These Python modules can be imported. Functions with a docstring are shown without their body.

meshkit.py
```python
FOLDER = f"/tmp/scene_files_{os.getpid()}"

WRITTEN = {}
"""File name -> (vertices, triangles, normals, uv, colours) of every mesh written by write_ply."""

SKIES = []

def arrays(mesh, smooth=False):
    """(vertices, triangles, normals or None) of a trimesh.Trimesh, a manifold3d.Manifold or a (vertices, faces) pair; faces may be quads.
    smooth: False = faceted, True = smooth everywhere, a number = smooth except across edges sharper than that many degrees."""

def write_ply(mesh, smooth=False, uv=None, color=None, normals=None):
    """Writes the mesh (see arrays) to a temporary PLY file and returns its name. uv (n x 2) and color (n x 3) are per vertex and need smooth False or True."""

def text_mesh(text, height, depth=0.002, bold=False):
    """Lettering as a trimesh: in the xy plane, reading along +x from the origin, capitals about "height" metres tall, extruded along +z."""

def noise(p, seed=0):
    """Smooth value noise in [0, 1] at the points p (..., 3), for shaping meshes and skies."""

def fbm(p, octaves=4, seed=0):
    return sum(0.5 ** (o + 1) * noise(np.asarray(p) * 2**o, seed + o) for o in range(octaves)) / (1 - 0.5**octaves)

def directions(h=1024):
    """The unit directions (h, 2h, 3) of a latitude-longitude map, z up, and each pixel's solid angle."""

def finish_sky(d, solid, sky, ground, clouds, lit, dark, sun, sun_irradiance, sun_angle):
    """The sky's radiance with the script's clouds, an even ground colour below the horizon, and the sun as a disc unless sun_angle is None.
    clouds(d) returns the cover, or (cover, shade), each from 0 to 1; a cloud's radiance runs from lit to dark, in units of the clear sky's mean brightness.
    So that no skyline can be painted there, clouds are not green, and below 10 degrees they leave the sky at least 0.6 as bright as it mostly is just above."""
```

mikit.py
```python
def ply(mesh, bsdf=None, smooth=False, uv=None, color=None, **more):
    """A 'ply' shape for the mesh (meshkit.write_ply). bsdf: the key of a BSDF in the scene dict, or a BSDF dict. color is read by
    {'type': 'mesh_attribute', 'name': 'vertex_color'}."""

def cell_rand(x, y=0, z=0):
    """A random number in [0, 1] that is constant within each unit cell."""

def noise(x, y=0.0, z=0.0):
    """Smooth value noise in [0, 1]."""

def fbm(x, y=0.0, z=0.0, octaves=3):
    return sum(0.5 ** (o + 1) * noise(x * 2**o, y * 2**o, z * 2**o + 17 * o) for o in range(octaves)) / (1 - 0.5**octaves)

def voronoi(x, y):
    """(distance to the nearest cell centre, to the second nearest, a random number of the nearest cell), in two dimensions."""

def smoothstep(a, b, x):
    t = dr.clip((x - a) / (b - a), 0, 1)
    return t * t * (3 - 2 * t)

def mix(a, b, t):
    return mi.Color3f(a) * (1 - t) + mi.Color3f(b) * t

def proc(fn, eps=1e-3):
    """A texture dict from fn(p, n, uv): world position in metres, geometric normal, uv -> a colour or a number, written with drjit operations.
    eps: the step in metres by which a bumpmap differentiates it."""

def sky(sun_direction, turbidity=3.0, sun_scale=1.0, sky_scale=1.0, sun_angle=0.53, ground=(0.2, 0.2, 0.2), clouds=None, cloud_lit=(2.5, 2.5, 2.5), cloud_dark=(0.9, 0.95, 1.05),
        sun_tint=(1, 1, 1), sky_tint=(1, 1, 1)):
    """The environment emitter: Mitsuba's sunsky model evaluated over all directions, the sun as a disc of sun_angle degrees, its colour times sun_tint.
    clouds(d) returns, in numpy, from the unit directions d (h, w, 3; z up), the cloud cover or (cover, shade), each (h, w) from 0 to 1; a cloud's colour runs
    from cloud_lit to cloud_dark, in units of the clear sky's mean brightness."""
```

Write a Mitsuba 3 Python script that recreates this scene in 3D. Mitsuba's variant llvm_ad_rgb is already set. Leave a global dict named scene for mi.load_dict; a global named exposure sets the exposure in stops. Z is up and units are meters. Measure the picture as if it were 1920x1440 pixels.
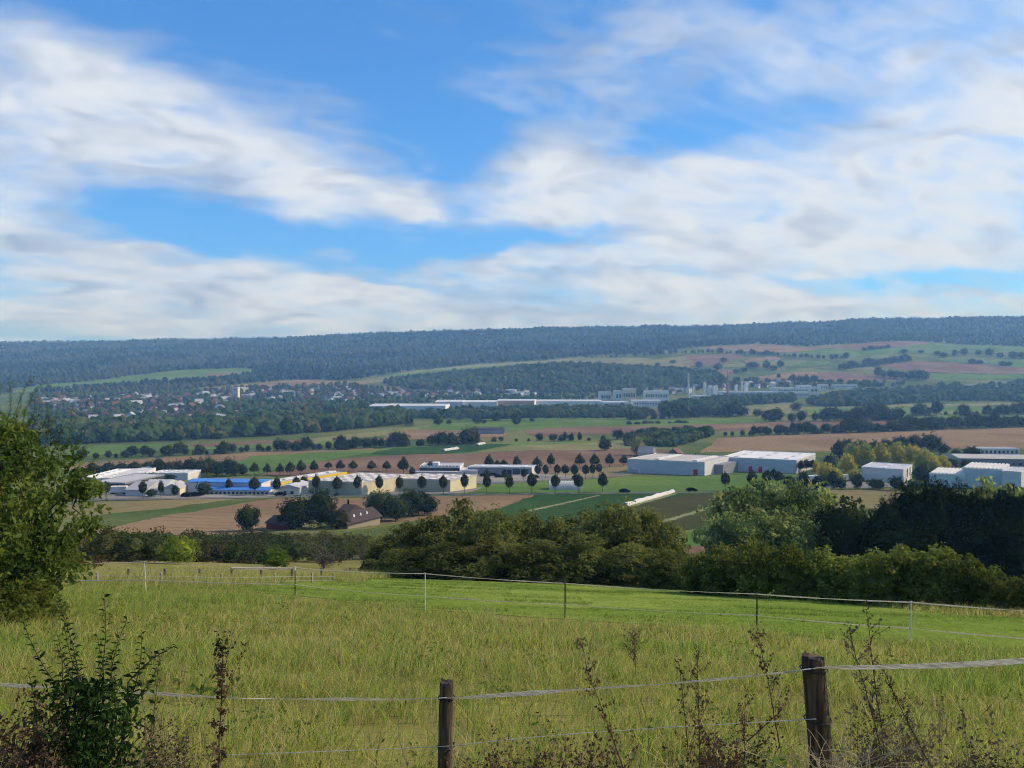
import math
import numpy as np
import trimesh
import mitsuba as mi
import drjit as dr
import mikit
import meshkit
import shapely
import shapely.affinity
from shapely.geometry import Polygon, Point
from scipy.interpolate import PchipInterpolator, RegularGridInterpolator
from scipy.ndimage import gaussian_filter
from scipy.spatial import Delaunay

T = mi.ScalarTransform4f
rng = np.random.default_rng(11)
scene, labels = {}, {}

# ------------------------------------------------------------------ camera
# World: x right, y forward (into the valley), z up, metres, eye at the origin (1.65 m above the bank it stands on).
FOCAL = 1450.0                       # in pixels of the 1920 x 1440 photograph
PITCH = math.atan(30 / FOCAL)
scene['camera'] = {'type': 'perspective', 'fov': math.degrees(2 * math.atan(960 / FOCAL)), 'fov_axis': 'x',
                   'near_clip': 0.05, 'far_clip': 20000.0,
                   'to_world': T().look_at(origin=[0, 0, 0], target=[0, math.cos(PITCH), -math.sin(PITCH)], up=[0, 0, 1]),
                   'medium': {'type': 'ref', 'id': 'haze_air'}}

# ------------------------------------------------------------------ sky, sun, exposure
SUN_AZ, SUN_EL = 76.0, 34.0          # degrees to the right of the view, degrees up
SUN = [math.sin(math.radians(SUN_AZ)) * math.cos(math.radians(SUN_EL)), math.cos(math.radians(SUN_AZ)) * math.cos(math.radians(SUN_EL)), math.sin(math.radians(SUN_EL))]


def angles(px, py):
    az = math.atan((px - 960) / FOCAL)
    return math.degrees(az), math.degrees(math.atan((690 - py) / FOCAL * math.cos(az)))


# banks of cloud: centre, half length, half height (photo pixels), tilt in degrees (down to the right), weight
BANKS = [(180, 235, 330, 95, 12, .85), (560, 300, 330, 62, 14, .75), (70, 150, 150, 60, 10, .6), (800, 375, 70, 35, 60, .45), (570, 405, 100, 42, 0, .75), (770, 400, 60, 34, 30, .4),
         (1130, 120, 330, 120, 8, .34), (1600, 90, 420, 110, -4, .32), (1080, 300, 190, 62, 12, .75), (1560, 350, 470, 100, -5, 1.0), (1200, 380, 330, 55, 4, .7),
         (1820, 260, 260, 120, -14, .75), (150, 480, 290, 80, 8, .85), (600, 540, 620, 60, 5, .75), (1500, 510, 520, 75, 0, .85), (960, 612, 1300, 42, 0, .75), (150, 615, 520, 34, 0, .5), (420, 500, 330, 16, 5, .35), (1150, 545, 330, 14, 3, .35), (1300, 480, 60, 22, 0, .5), (1590, 485, 80, 24, 0, .5), (0, 330, 200, 90, 0, .35),
         (1850, 100, 200, 200, 0, .25), (1000, 490, 330, 30, 0, .4),
         (400, 30, 420, 75, 3, -.6), (740, 160, 190, 70, 25, -.42), (330, 420, 190, 42, 4, -.72), (1330, 255, 230, 34, -10, -.55), (880, 310, 60, 90, 30, -.5), (680, 455, 260, 38, 0, -.62),
         (1010, 440, 260, 38, 0, -.6), (960, 20, 180, 60, 0, -.3), (1050, 560, 260, 40, 0, -.4), (1700, 530, 300, 26, 4, -.75), (1430, 475, 70, 16, 0, -.3), (700, 520, 300, 14, 3, -.4), (850, 90, 60, 160, 15, -.15), (1250, 200, 120, 40, -10, -.25), (250, 585, 260, 18, 0, -.2)]


def clouds(d):
    az, el = np.degrees(np.arctan2(d[..., 0], d[..., 1])), np.degrees(np.arcsin(np.clip(d[..., 2], -1, 1)))
    p = d[..., :2] / (np.maximum(d[..., 2:], 0) + 0.22)
    q = np.stack([p[..., 0] * 1.5 + p[..., 1] * .45, p[..., 1] * 2.3 - p[..., 0] * .7, 0 * p[..., 0]], -1)
    warp = meshkit.fbm(q * 1.6 + 9, 4, 5)
    big = meshkit.fbm(q * 1.5 + warp[..., None] * 1.1, 4, 1)
    fine = meshkit.fbm(q * 4.2 + warp[..., None] * 3.4 + 3, 6, 2)
    curd = meshkit.fbm(np.stack([az / 2.6 + warp * 3.5, el / 1.25 + big * 3.5, 0 * az], -1), 6, 12)
    wisp = meshkit.fbm(np.stack([q[..., 0] * 3 + warp * 2, q[..., 1] * 15 + warp * 5, 0 * warp], -1), 4, 8)
    front = np.clip((60 - np.abs(az)) / 20, 0, 1) * np.clip((32 - el) / 8, 0, 1)
    bias = 0.0
    for px, py, a, b, tilt, weight in BANKS:
        ca, ce = angles(px, py)
        k = math.degrees(1 / FOCAL) * math.cos(math.radians(ca))
        t = math.radians(tilt)
        du, dv = (az - ca) / k + (big - .5) * 160, -(el - ce) / k + (warp - .5) * 90
        u, v = du * math.cos(t) + dv * math.sin(t), -du * math.sin(t) + dv * math.cos(t)
        bias = bias + weight * np.exp(-(np.abs(u / a) ** 2 + np.abs(v / b) ** 2))
    bias = front * (.1 + np.clip(bias, -.6, .85)) + (1 - front) * .30
    raw = bias + (big - .5) * .7 + (fine - .5) * .85 + (wisp - .5) * .25 + (curd - .5) * .8
    cover = np.clip(mixs(-.12, 1.2, raw) * .94 + .02, 0, 1)
    low = np.clip((8 - el) / 8, 0, 1)
    shade = np.clip(.30 + 1.7 * (meshkit.fbm(q * 2.2 + 31 + warp[..., None], 5, 7) - .47) + 2.0 * (curd - .5) + 1.1 * low * (wisp - .2) * (1.15 - mixs(0, 25, az)) - .25 * mixs(5, 40, az) - .45 * (raw - .6), 0, 1)
    return cover, shade


def mixs(a, b, x):
    t = np.clip((x - a) / (b - a), 0, 1)
    return t * t * (3 - 2 * t)


scene['sky'] = mikit.sky(SUN, turbidity=3.0, clouds=clouds, sky_scale=1.1, cloud_lit=(2.25, 2.38, 2.55), cloud_dark=(1.05, 1.3, 1.8), sky_tint=(.46, 1.04, 1.68), ground=(.1, .11, .06))
exposure = 1.8
HAZE = 1.2e-4
scene['haze_air'] = {'type': 'homogeneous', 'albedo': {'type': 'rgb', 'value': [.78, .92, 1.0]},
                     'sigma_t': {'type': 'rgb', 'value': [HAZE * .58, HAZE * 1.0, HAZE * 1.75]}}

# ------------------------------------------------------------------ terrain
PX = np.array([-700, 0, 480, 960, 1440, 1920, 2620])
YK = np.array([100, 150, 200, 280, 400, 550, 700, 1000, 1300, 1500, 1800, 2100, 2500, 3000, 3600, 4200, 5200, 6600])
ZK = np.array([
    [-25.5, -34.5, -41, -47.5, -54, -58.5, -60.5, -62, -58, -50, -37, -15, 15, 60, 107, 118, 100, 90],
    [-25.5, -34.5, -41, -47.5, -54, -58.5, -60.5, -62, -58, -50, -37, -15, 15, 60, 107, 118, 100, 90],
    [-25.7, -35.0, -41.2, -47.5, -54, -58.5, -60.5, -62.5, -60, -53, -35, -10, 25, 75, 124, 132, 110, 95],
    [-26.0, -35.0, -41, -47.5, -54, -58.5, -60.5, -62.5, -62.5, -60, -42, -2, 40, 100, 174, 182, 160, 140],
    [-27.0, -35.5, -41, -47.5, -54, -58.5, -60.5, -62.5, -62, -58, -27, 18, 76, 120, 194, 202, 180, 150],
    [-28.0, -36.0, -41.5, -48, -54, -58.5, -60.5, -62.5, -62, -58, -27, 18, 65, 125, 231, 240, 220, 190],
    [-28.0, -36.0, -41.5, -48, -54, -58.5, -60.5, -62.5, -62, -58, -27, 18, 65, 125, 231, 240, 220, 190]])
LY = np.linspace(math.log(60), math.log(6600), 420)
LB = np.linspace(-47, 47, 95)
_b = np.degrees(np.arctan((PX - 960) / FOCAL))


def slope_plane(x, y):
    return -1.65 - .245 * y - .035 * x


_cols = []
for _k, _row in enumerate(ZK):
    _t = math.tan(math.radians(_b[_k]))
    _y = np.array([40, 52, 64, 78])
    _cols.append(PchipInterpolator(np.log(np.r_[_y, YK]), np.r_[slope_plane(_t * _y, _y), _row])(LY))
_tab = PchipInterpolator(_b, np.array(_cols), axis=0)(LB)
_tab = gaussian_filter(_tab, (2, 3), mode='nearest')
_table = RegularGridInterpolator((LB, LY), _tab, bounds_error=False, fill_value=None)


def height(x, y):
    """The terrain: the bank with its plane slope, the valley floor, the far ridge."""
    x, y = np.asarray(x, float), np.asarray(y, float)
    r = np.hypot(x, y)
    b = np.degrees(np.arctan2(x, y))
    bc = np.clip(b, -46, 46)
    Y = np.maximum(r * np.cos(np.radians(bc)), 1)
    far = _table(np.stack([bc, np.log(np.clip(Y, 60, 6600))], -1)).reshape(x.shape)
    near = slope_plane(x, y)
    back = np.minimum(-1.65 + 28 * (1 - np.exp(-r / 130.0)), 26)
    near = np.where(y < 0, np.minimum(near, back - .035 * x * np.exp(-r / 60)), near)
    t = mixs(48, 72, r)
    w = mixs(75, 110, np.abs(b))
    z = near * (1 - t) + (far * (1 - w) + back * w) * t
    z = z + 38 * np.exp(-.5 * (((x - 115) / 185) ** 2 + ((y - 1790) / 105) ** 2))
    p = np.stack([x / 330, y / 330, 0 * x], -1)
    z = z + mixs(2500, 3200, r) * (1 - w) * 20 * (meshkit.fbm(p, 3, 3) - .5) + mixs(150, 400, r) * .8 * (meshkit.fbm(p * 5, 2, 4) - .5)
    return z


def ray(px, py):
    """Unit-depth direction of a sight line surveyed from the photograph."""
    a, b = (np.asarray(px, float) - 960) / FOCAL, (720 - np.asarray(py, float)) / FOCAL
    c, s = math.cos(PITCH), math.sin(PITCH)
    d = np.stack([a, c + b * s, b * c - s], -1)
    return d / d[..., 1:2]


_STEPS = np.exp(np.linspace(math.log(3), math.log(6000), 900))


def survey(px, py):
    """Where that sight line meets the ground: (..., 3)."""
    d = ray(px, py).reshape(-1, 3)
    S = _STEPS[None, :]
    gap = d[:, 2:] * S - height(d[:, :1] * S, 0 * d[:, :1] + S)
    k = np.where((gap < 0).any(1), np.argmax(gap < 0, 1), len(_STEPS) - 1)
    lo, hi = _STEPS[np.maximum(k - 1, 0)], _STEPS[k]
    for _ in range(14):
        m = .5 * (lo + hi)
        below = d[:, 2] * m < height(d[:, 0] * m, m)
        hi, lo = np.where(below, m, hi), np.where(below, lo, m)
    out = np.stack([d[:, 0] * hi, hi, height(d[:, 0] * hi, hi)], -1)
    return out.reshape(np.shape(px) + (3,))


def stand(px, Y):
    """The ground point at depth Y in the direction of photo column px."""
    x = (px - 960) / FOCAL * Y
    return np.array([x, Y, float(height(x, Y))])


def top_z(py, Y):
    return float(ray(960, py)[2] * Y)


# ------------------------------------------------------------------ helpers
def rgb(*c):
    return {'type': 'rgb', 'value': list(map(float, c))}


used = {}


def numbered(name):
    k = used.get(name, -1) + 1
    used[name] = k
    return name if k == 0 else f'{name}_{k:03d}'


def tag(key, label=None, cat=None, group=None, kind=None):
    labels[key] = {a: b for a, b in (('label', label), ('category', cat), ('group', group), ('kind', kind)) if b}
    return key


def put(key, mesh, bsdf, smooth=False, color=None):
    scene[key] = mikit.ply(mesh, bsdf, smooth, color=color)
    return key


def cat_mesh(parts):
    vs, fs, at = [], [], 0
    for v, f in parts:
        vs.append(v)
        fs.append(f + at)
        at += len(v)
    return np.vstack(vs), np.vstack(fs)


def tube(points, radii, sides=6, flat=1.0):
    p = np.asarray(points, float)
    t = np.gradient(p, axis=0)
    t /= np.linalg.norm(t, axis=1, keepdims=True) + 1e-12
    a = np.cross(t, np.where(np.abs(t[:, 2:]) < .9, [0, 0, 1.0], [1.0, 0, 0]))
    a /= np.linalg.norm(a, axis=1, keepdims=True) + 1e-12
    b, ang = np.cross(t, a), np.arange(sides) * 2 * np.pi / sides
    v = p[:, None] + np.broadcast_to(radii, (len(p),))[:, None, None] * (flat * np.cos(ang)[None, :, None] * a[:, None] + np.sin(ang)[None, :, None] * b[:, None])
    i, j = np.meshgrid(np.arange(len(p) - 1), np.arange(sides), indexing='ij')
    q = np.stack([i * sides + j, i * sides + (j + 1) % sides, (i + 1) * sides + (j + 1) % sides, (i + 1) * sides + j], -1).reshape(-1, 4)
    caps = [[0, k + 1, k] for k in range(1, sides - 1)] + [[(len(p) - 1) * sides, (len(p) - 1) * sides + k, (len(p) - 1) * sides + k + 1] for k in range(1, sides - 1)]
    return v.reshape(-1, 3), np.vstack([q[:, [0, 1, 2]], q[:, [0, 2, 3]], caps])


# ------------------------------------------------------------------ materials
def mat(key, fn, rough=.9, bump=None, spec=.2):
    base = mikit.proc(fn) if callable(fn) else rgb(*fn)
    d = {'type': 'twosided', 'b': {'type': 'principled', 'base_color': base, 'roughness': rough, 'specular': spec}}
    scene[key] = d
    return key


def flat(key, c, rough=.8, spec=.3):
    """Plain coat with a little dirt."""
    def fn(p, n, uv):
        k = mikit.fbm(p.x * .35, p.y * .35, p.z * .6, 3)
        return mi.Color3f(c) * (.86 + .24 * k)
    return mat(key, fn, rough, spec=spec)


def leafy(key, dark, light, warm=None, scale=.35, warm_at=.62, trans=.7):
    def fn(p, n, uv):
        a = mikit.fbm(p.x * scale, p.y * scale, p.z * scale, 2)
        c = mikit.mix(dark, light, mikit.smoothstep(.3, .72, a))
        if warm is not None:
            b = mikit.fbm(p.x * scale * .8 + 40, p.y * scale * .8, p.z * scale + 9, 2)
            c = mikit.mix(c, warm, mikit.smoothstep(warm_at, warm_at + .16, b))
        return c * (.65 + .7 * mikit.noise(p.x * 6, p.y * 6, p.z * 6))
    scene[key] = {'type': 'principledthin', 'base_color': mikit.proc(fn), 'roughness': .45, 'diff_trans': trans, 'eta': 1.35}
    return key


def far_leaf(key, dark, light, warm, scale=.05, warm_at=.6, fine=.6):
    def fn(p, n, uv):
        a = mikit.fbm(p.x * scale, p.y * scale, 0, 2)
        b = mikit.noise(p.x * scale * 2.7 + 5, p.y * scale * 2.7, 3)
        c = mikit.mix(dark, light, mikit.smoothstep(.3, .7, a))
        c = mikit.mix(c, warm, mikit.smoothstep(warm_at, warm_at + .2, b))
        return c * (.7 + .6 * mikit.noise(p.x * fine, p.y * fine, p.z * fine))
    scene[key] = {'type': 'twosided', 'b': {'type': 'diffuse', 'reflectance': mikit.proc(fn)}}
    return key


def soil(key, c1, c2, row=None, rowc=None, period=9.0, scale=.02):
    """A field: two tones in patches, fine crumb, and the tramlines of the tractor along an angle."""
    def fn(p, n, uv):
        a = mikit.fbm(p.x * scale, p.y * scale, 0, 3)
        c = mikit.mix(c1, c2, mikit.smoothstep(.32, .68, a))
        c = c * (.82 + .36 * mikit.fbm(p.x * .5, p.y * .5, 0, 3))
        if row is not None:
            t = (p.x * math.cos(math.radians(row)) + p.y * math.sin(math.radians(row))) / period + .5 * mikit.noise(p.x * .02, p.y * .02)
            s = dr.abs(t - dr.floor(t) - .5)
            c = mikit.mix(c, rowc, .8 * mikit.smoothstep(.15, .05, s) * mikit.smoothstep(.25, .5, mikit.noise(p.x * .05 + 3, p.y * .05)))
        return c
    scene[key] = {'type': 'twosided', 'b': {'type': 'diffuse', 'reflectance': mikit.proc(fn)}}
    return key


soil('m_plough', (.155, .10, .07), (.20, .136, .096), 80, (.2, .14, .1), 14)
soil('m_tan', (.20, .142, .084), (.25, .18, .108), 75, (.17, .118, .07), 7)
soil('m_straw', (.19, .165, .08), (.235, .2, .1), 70, (.2, .17, .08), 12)
soil('m_green', (.085, .155, .04), (.12, .19, .05), 75, (.1, .16, .05), 12)
soil('m_pale', (.16, .175, .07), (.22, .21, .095), 75, (.15, .16, .07), 15)
soil('m_crop', (.03, .075, .026), (.042, .092, .03), 55, (.03, .05, .02), 5)
soil('m_rust', (.06, .066, .028), (.08, .076, .036), 55, (.045, .05, .025), 5)
soil('m_rank', (.06, .1, .03), (.1, .13, .045))
soil('m_lane', (.19, .21, .1), (.24, .24, .13))
soil('m_dry', (.19, .17, .085), (.24, .2, .11))


def base_fn(p, n, uv):
    r = dr.sqrt(p.x * p.x + p.y * p.y)
    a = mikit.fbm(p.x * .012, p.y * .012, 0, 3)
    b = mikit.fbm(p.x * .6, p.y * .6, 0, 3)
    c = mikit.mix((.075, .115, .035), (.15, .165, .065), mikit.smoothstep(.3, .7, a))
    near = mikit.mix((.15, .15, .045), (.25, .23, .085), b)
    return mikit.mix(near, c, mikit.smoothstep(60, 200, r)) * (.8 + .4 * b)


scene['m_base'] = {'type': 'twosided', 'b': {'type': 'diffuse', 'reflectance': mikit.proc(base_fn)}}


def meadow_fn(p, n, uv):
    a = mikit.fbm(p.x * .25, p.y * .25, 0, 3)
    b = mikit.fbm(p.x * 6, p.y * 6, 0, 3)
    c = mikit.mix((.14, .205, .036), (.19, .255, .052), mikit.smoothstep(.3, .7, a))
    return c * (.65 + .7 * b)


scene['m_meadow'] = {'type': 'twosided', 'b': {'type': 'diffuse', 'reflectance': mikit.proc(meadow_fn)}}
soil('m_asphalt', (.13, .13, .125), (.17, .165, .16))
soil('m_yard', (.2, .195, .18), (.27, .26, .235))

# ------------------------------------------------------------------ the ground, one sheet
_ang = np.radians(np.r_[np.linspace(-180, -46, 46)[:-1], np.linspace(-46, 46, 277), np.linspace(46, 180, 46)[1:-1]])
_rad = np.r_[0.4, np.exp(np.linspace(math.log(1.0), math.log(6400), 330))]
_rr, _aa = np.meshgrid(_rad, _ang, indexing='ij')
_gx, _gy = _rr * np.sin(_aa), _rr * np.cos(_aa)
_gv = np.stack([_gx, _gy, height(_gx, _gy)], -1).reshape(-1, 3)
_n = len(_ang)
_i, _j = np.meshgrid(np.arange(len(_rad) - 1), np.arange(_n), indexing='ij')
_q = np.stack([_i * _n + _j, _i * _n + (_j + 1) % _n, (_i + 1) * _n + (_j + 1) % _n, (_i + 1) * _n + _j], -1).reshape(-1, 4)
_gv = np.vstack([_gv, [[0, 0, float(height(0., 0.))]]])
_fan = np.stack([np.full(_n, len(_gv) - 1), (np.arange(_n) + 1) % _n, np.arange(_n)], -1)
_gf = np.vstack([_q[:, [0, 1, 2]], _q[:, [0, 2, 3]], _fan])[:, ::-1]
put('ground', (_gv, _gf), 'm_base', True)
tag('ground', 'grassy slope and valley floor rising to the far ridge', kind='structure')

FIELDS = []


def sheet(key, ring, bsdf, level=1, kind='structure', label=None, lift=0.0, rag=.8):
    """A piece of land draped over the ground: ring is the list of its corners on the map."""
    poly = Polygon(ring).buffer(0)
    if poly.geom_type != 'Polygon':
        poly = max(poly.geoms, key=lambda g: g.area)
    D = max(float(np.hypot(*np.array(poly.centroid.coords[0]))), 5)
    x0, y0, x1, y1 = poly.bounds
    step = float(np.clip(min(D * .025, math.sqrt(poly.area) / 6), .5, 45))
    n = max(int(poly.length / step), 12)
    edge = np.array([poly.exterior.interpolate(k / n, normalized=True).coords[0] for k in range(n)])
    edge = np.vstack([edge, np.array(poly.exterior.coords)[:-1]])
    r2 = np.random.default_rng(len(FIELDS) + 5)
    edge = edge + r2.normal(0, rag * step * .2, edge.shape)
    gx, gy = np.meshgrid(np.arange(x0, x1, step), np.arange(y0, y1, step))
    g = np.stack([gx.ravel(), gy.ravel()], 1)
    g = g[shapely.contains_xy(poly.buffer(-.35 * step), g[:, 0], g[:, 1])] if len(g) else g
    pts = np.vstack([edge, g])
    tri = Delaunay(pts).simplices
    c = pts[tri].mean(1)
    tri = tri[shapely.contains_xy(poly.buffer(step * .02), c[:, 0], c[:, 1])]
    a = pts[tri]
    area = (a[:, 1, 0] - a[:, 0, 0]) * (a[:, 2, 1] - a[:, 0, 1]) - (a[:, 1, 1] - a[:, 0, 1]) * (a[:, 2, 0] - a[:, 0, 0])
    tri[area < 0] = tri[area < 0][:, ::-1]
    z = height(pts[:, 0], pts[:, 1]) + .004 * level + np.hypot(pts[:, 0], pts[:, 1]) * 9e-5 * (1 + level) + lift
    FIELDS.append(poly)
    put(key, (np.c_[pts, z], tri), bsdf, True)
    tag(key, label, kind=kind)
    return poly


def land(name, corners, bsdf, level=1, label=None):
    p = survey([c[0] for c in corners], [c[1] for c in corners])
    return sheet(numbered(name), p[:, :2], bsdf, level, label=label)


# far ridge and its foot
FAR = [
    ('m_green', [(40, 728), (100, 720), (160, 716), (270, 702), (340, 694), (440, 691), (500, 692), (480, 698), (400, 709), (300, 713), (200, 723), (60, 736)], 1),
    ('m_plough', [(380, 703), (440, 698), (470, 700), (440, 707), (390, 709)], 2),
    ('m_pale', [(665, 716), (760, 698), (900, 683), (1100, 670), (1200, 671), (1290, 681), (1300, 694), (1240, 702), (1190, 692), (1100, 684), (960, 686), (870, 691), (760, 709), (690, 719)], 1),
    ('m_green', [(720, 706), (800, 696), (900, 688), (1000, 683), (960, 687), (860, 694), (760, 709)], 2),
    ('m_tan', [(345, 736), (450, 721), (560, 713), (640, 714), (700, 716), (680, 721), (560, 723), (400, 736)], 1),
    ('m_tan', [(697, 727), (740, 723), (775, 725), (760, 733), (712, 735)], 1),
    ('m_pale', [(775, 725), (840, 725), (850, 729), (800, 732), (765, 732)], 1),
    ('m_tan', [(1303, 653), (1423, 646), (1507, 651), (1547, 653), (1480, 661), (1390, 658)], 1),
    ('m_plough', [(1513, 651), (1647, 642), (1723, 641), (1760, 644), (1680, 651), (1623, 658), (1563, 653)], 1),
    ('m_green', [(1480, 661), (1563, 653), (1623, 658), (1680, 651), (1760, 644), (1913, 651), (1960, 655), (1960, 668), (1847, 658), (1780, 664), (1680, 661), (1580, 671), (1527, 664)], 1),
    ('m_green', [(1760, 674), (1960, 674), (1960, 692), (1913, 689), (1847, 681), (1780, 678)], 1),
    ('m_plough', [(1657, 684), (1697, 678), (1780, 679), (1920, 689), (1960, 690), (1960, 702), (1730, 698), (1680, 693)], 1),
    ('m_green', [(1713, 704), (1960, 702), (1960, 708), (1763, 714)], 1),
    ('m_green', [(1470, 688), (1513, 678), (1557, 678), (1547, 684)], 1),
    ('m_plough', [(1535, 697), (1600, 699), (1680, 709), (1695, 714), (1580, 717), (1540, 712)], 1),
    ('m_tan', [(1420, 707), (1470, 700), (1534, 697), (1538, 713), (1463, 717)], 1),
    ('m_plough', [(1282, 666), (1380, 664), (1392, 671), (1347, 684), (1282, 687)], 1),
    ('m_plough', [(1262, 697), (1333, 690), (1385, 697), (1340, 712), (1270, 707)], 1),
    ('m_pale', [(1358, 684), (1460, 676), (1468, 683), (1362, 689)], 1),
    ('m_tan', [(1395, 676), (1450, 668), (1470, 673), (1400, 681)], 2),
    ('m_pale', [(1585, 694), (1630, 688), (1655, 690), (1640, 696)], 2),
    ('m_pale', [(1210, 676), (1280, 668), (1300, 680), (1230, 686)], 2),
]
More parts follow.
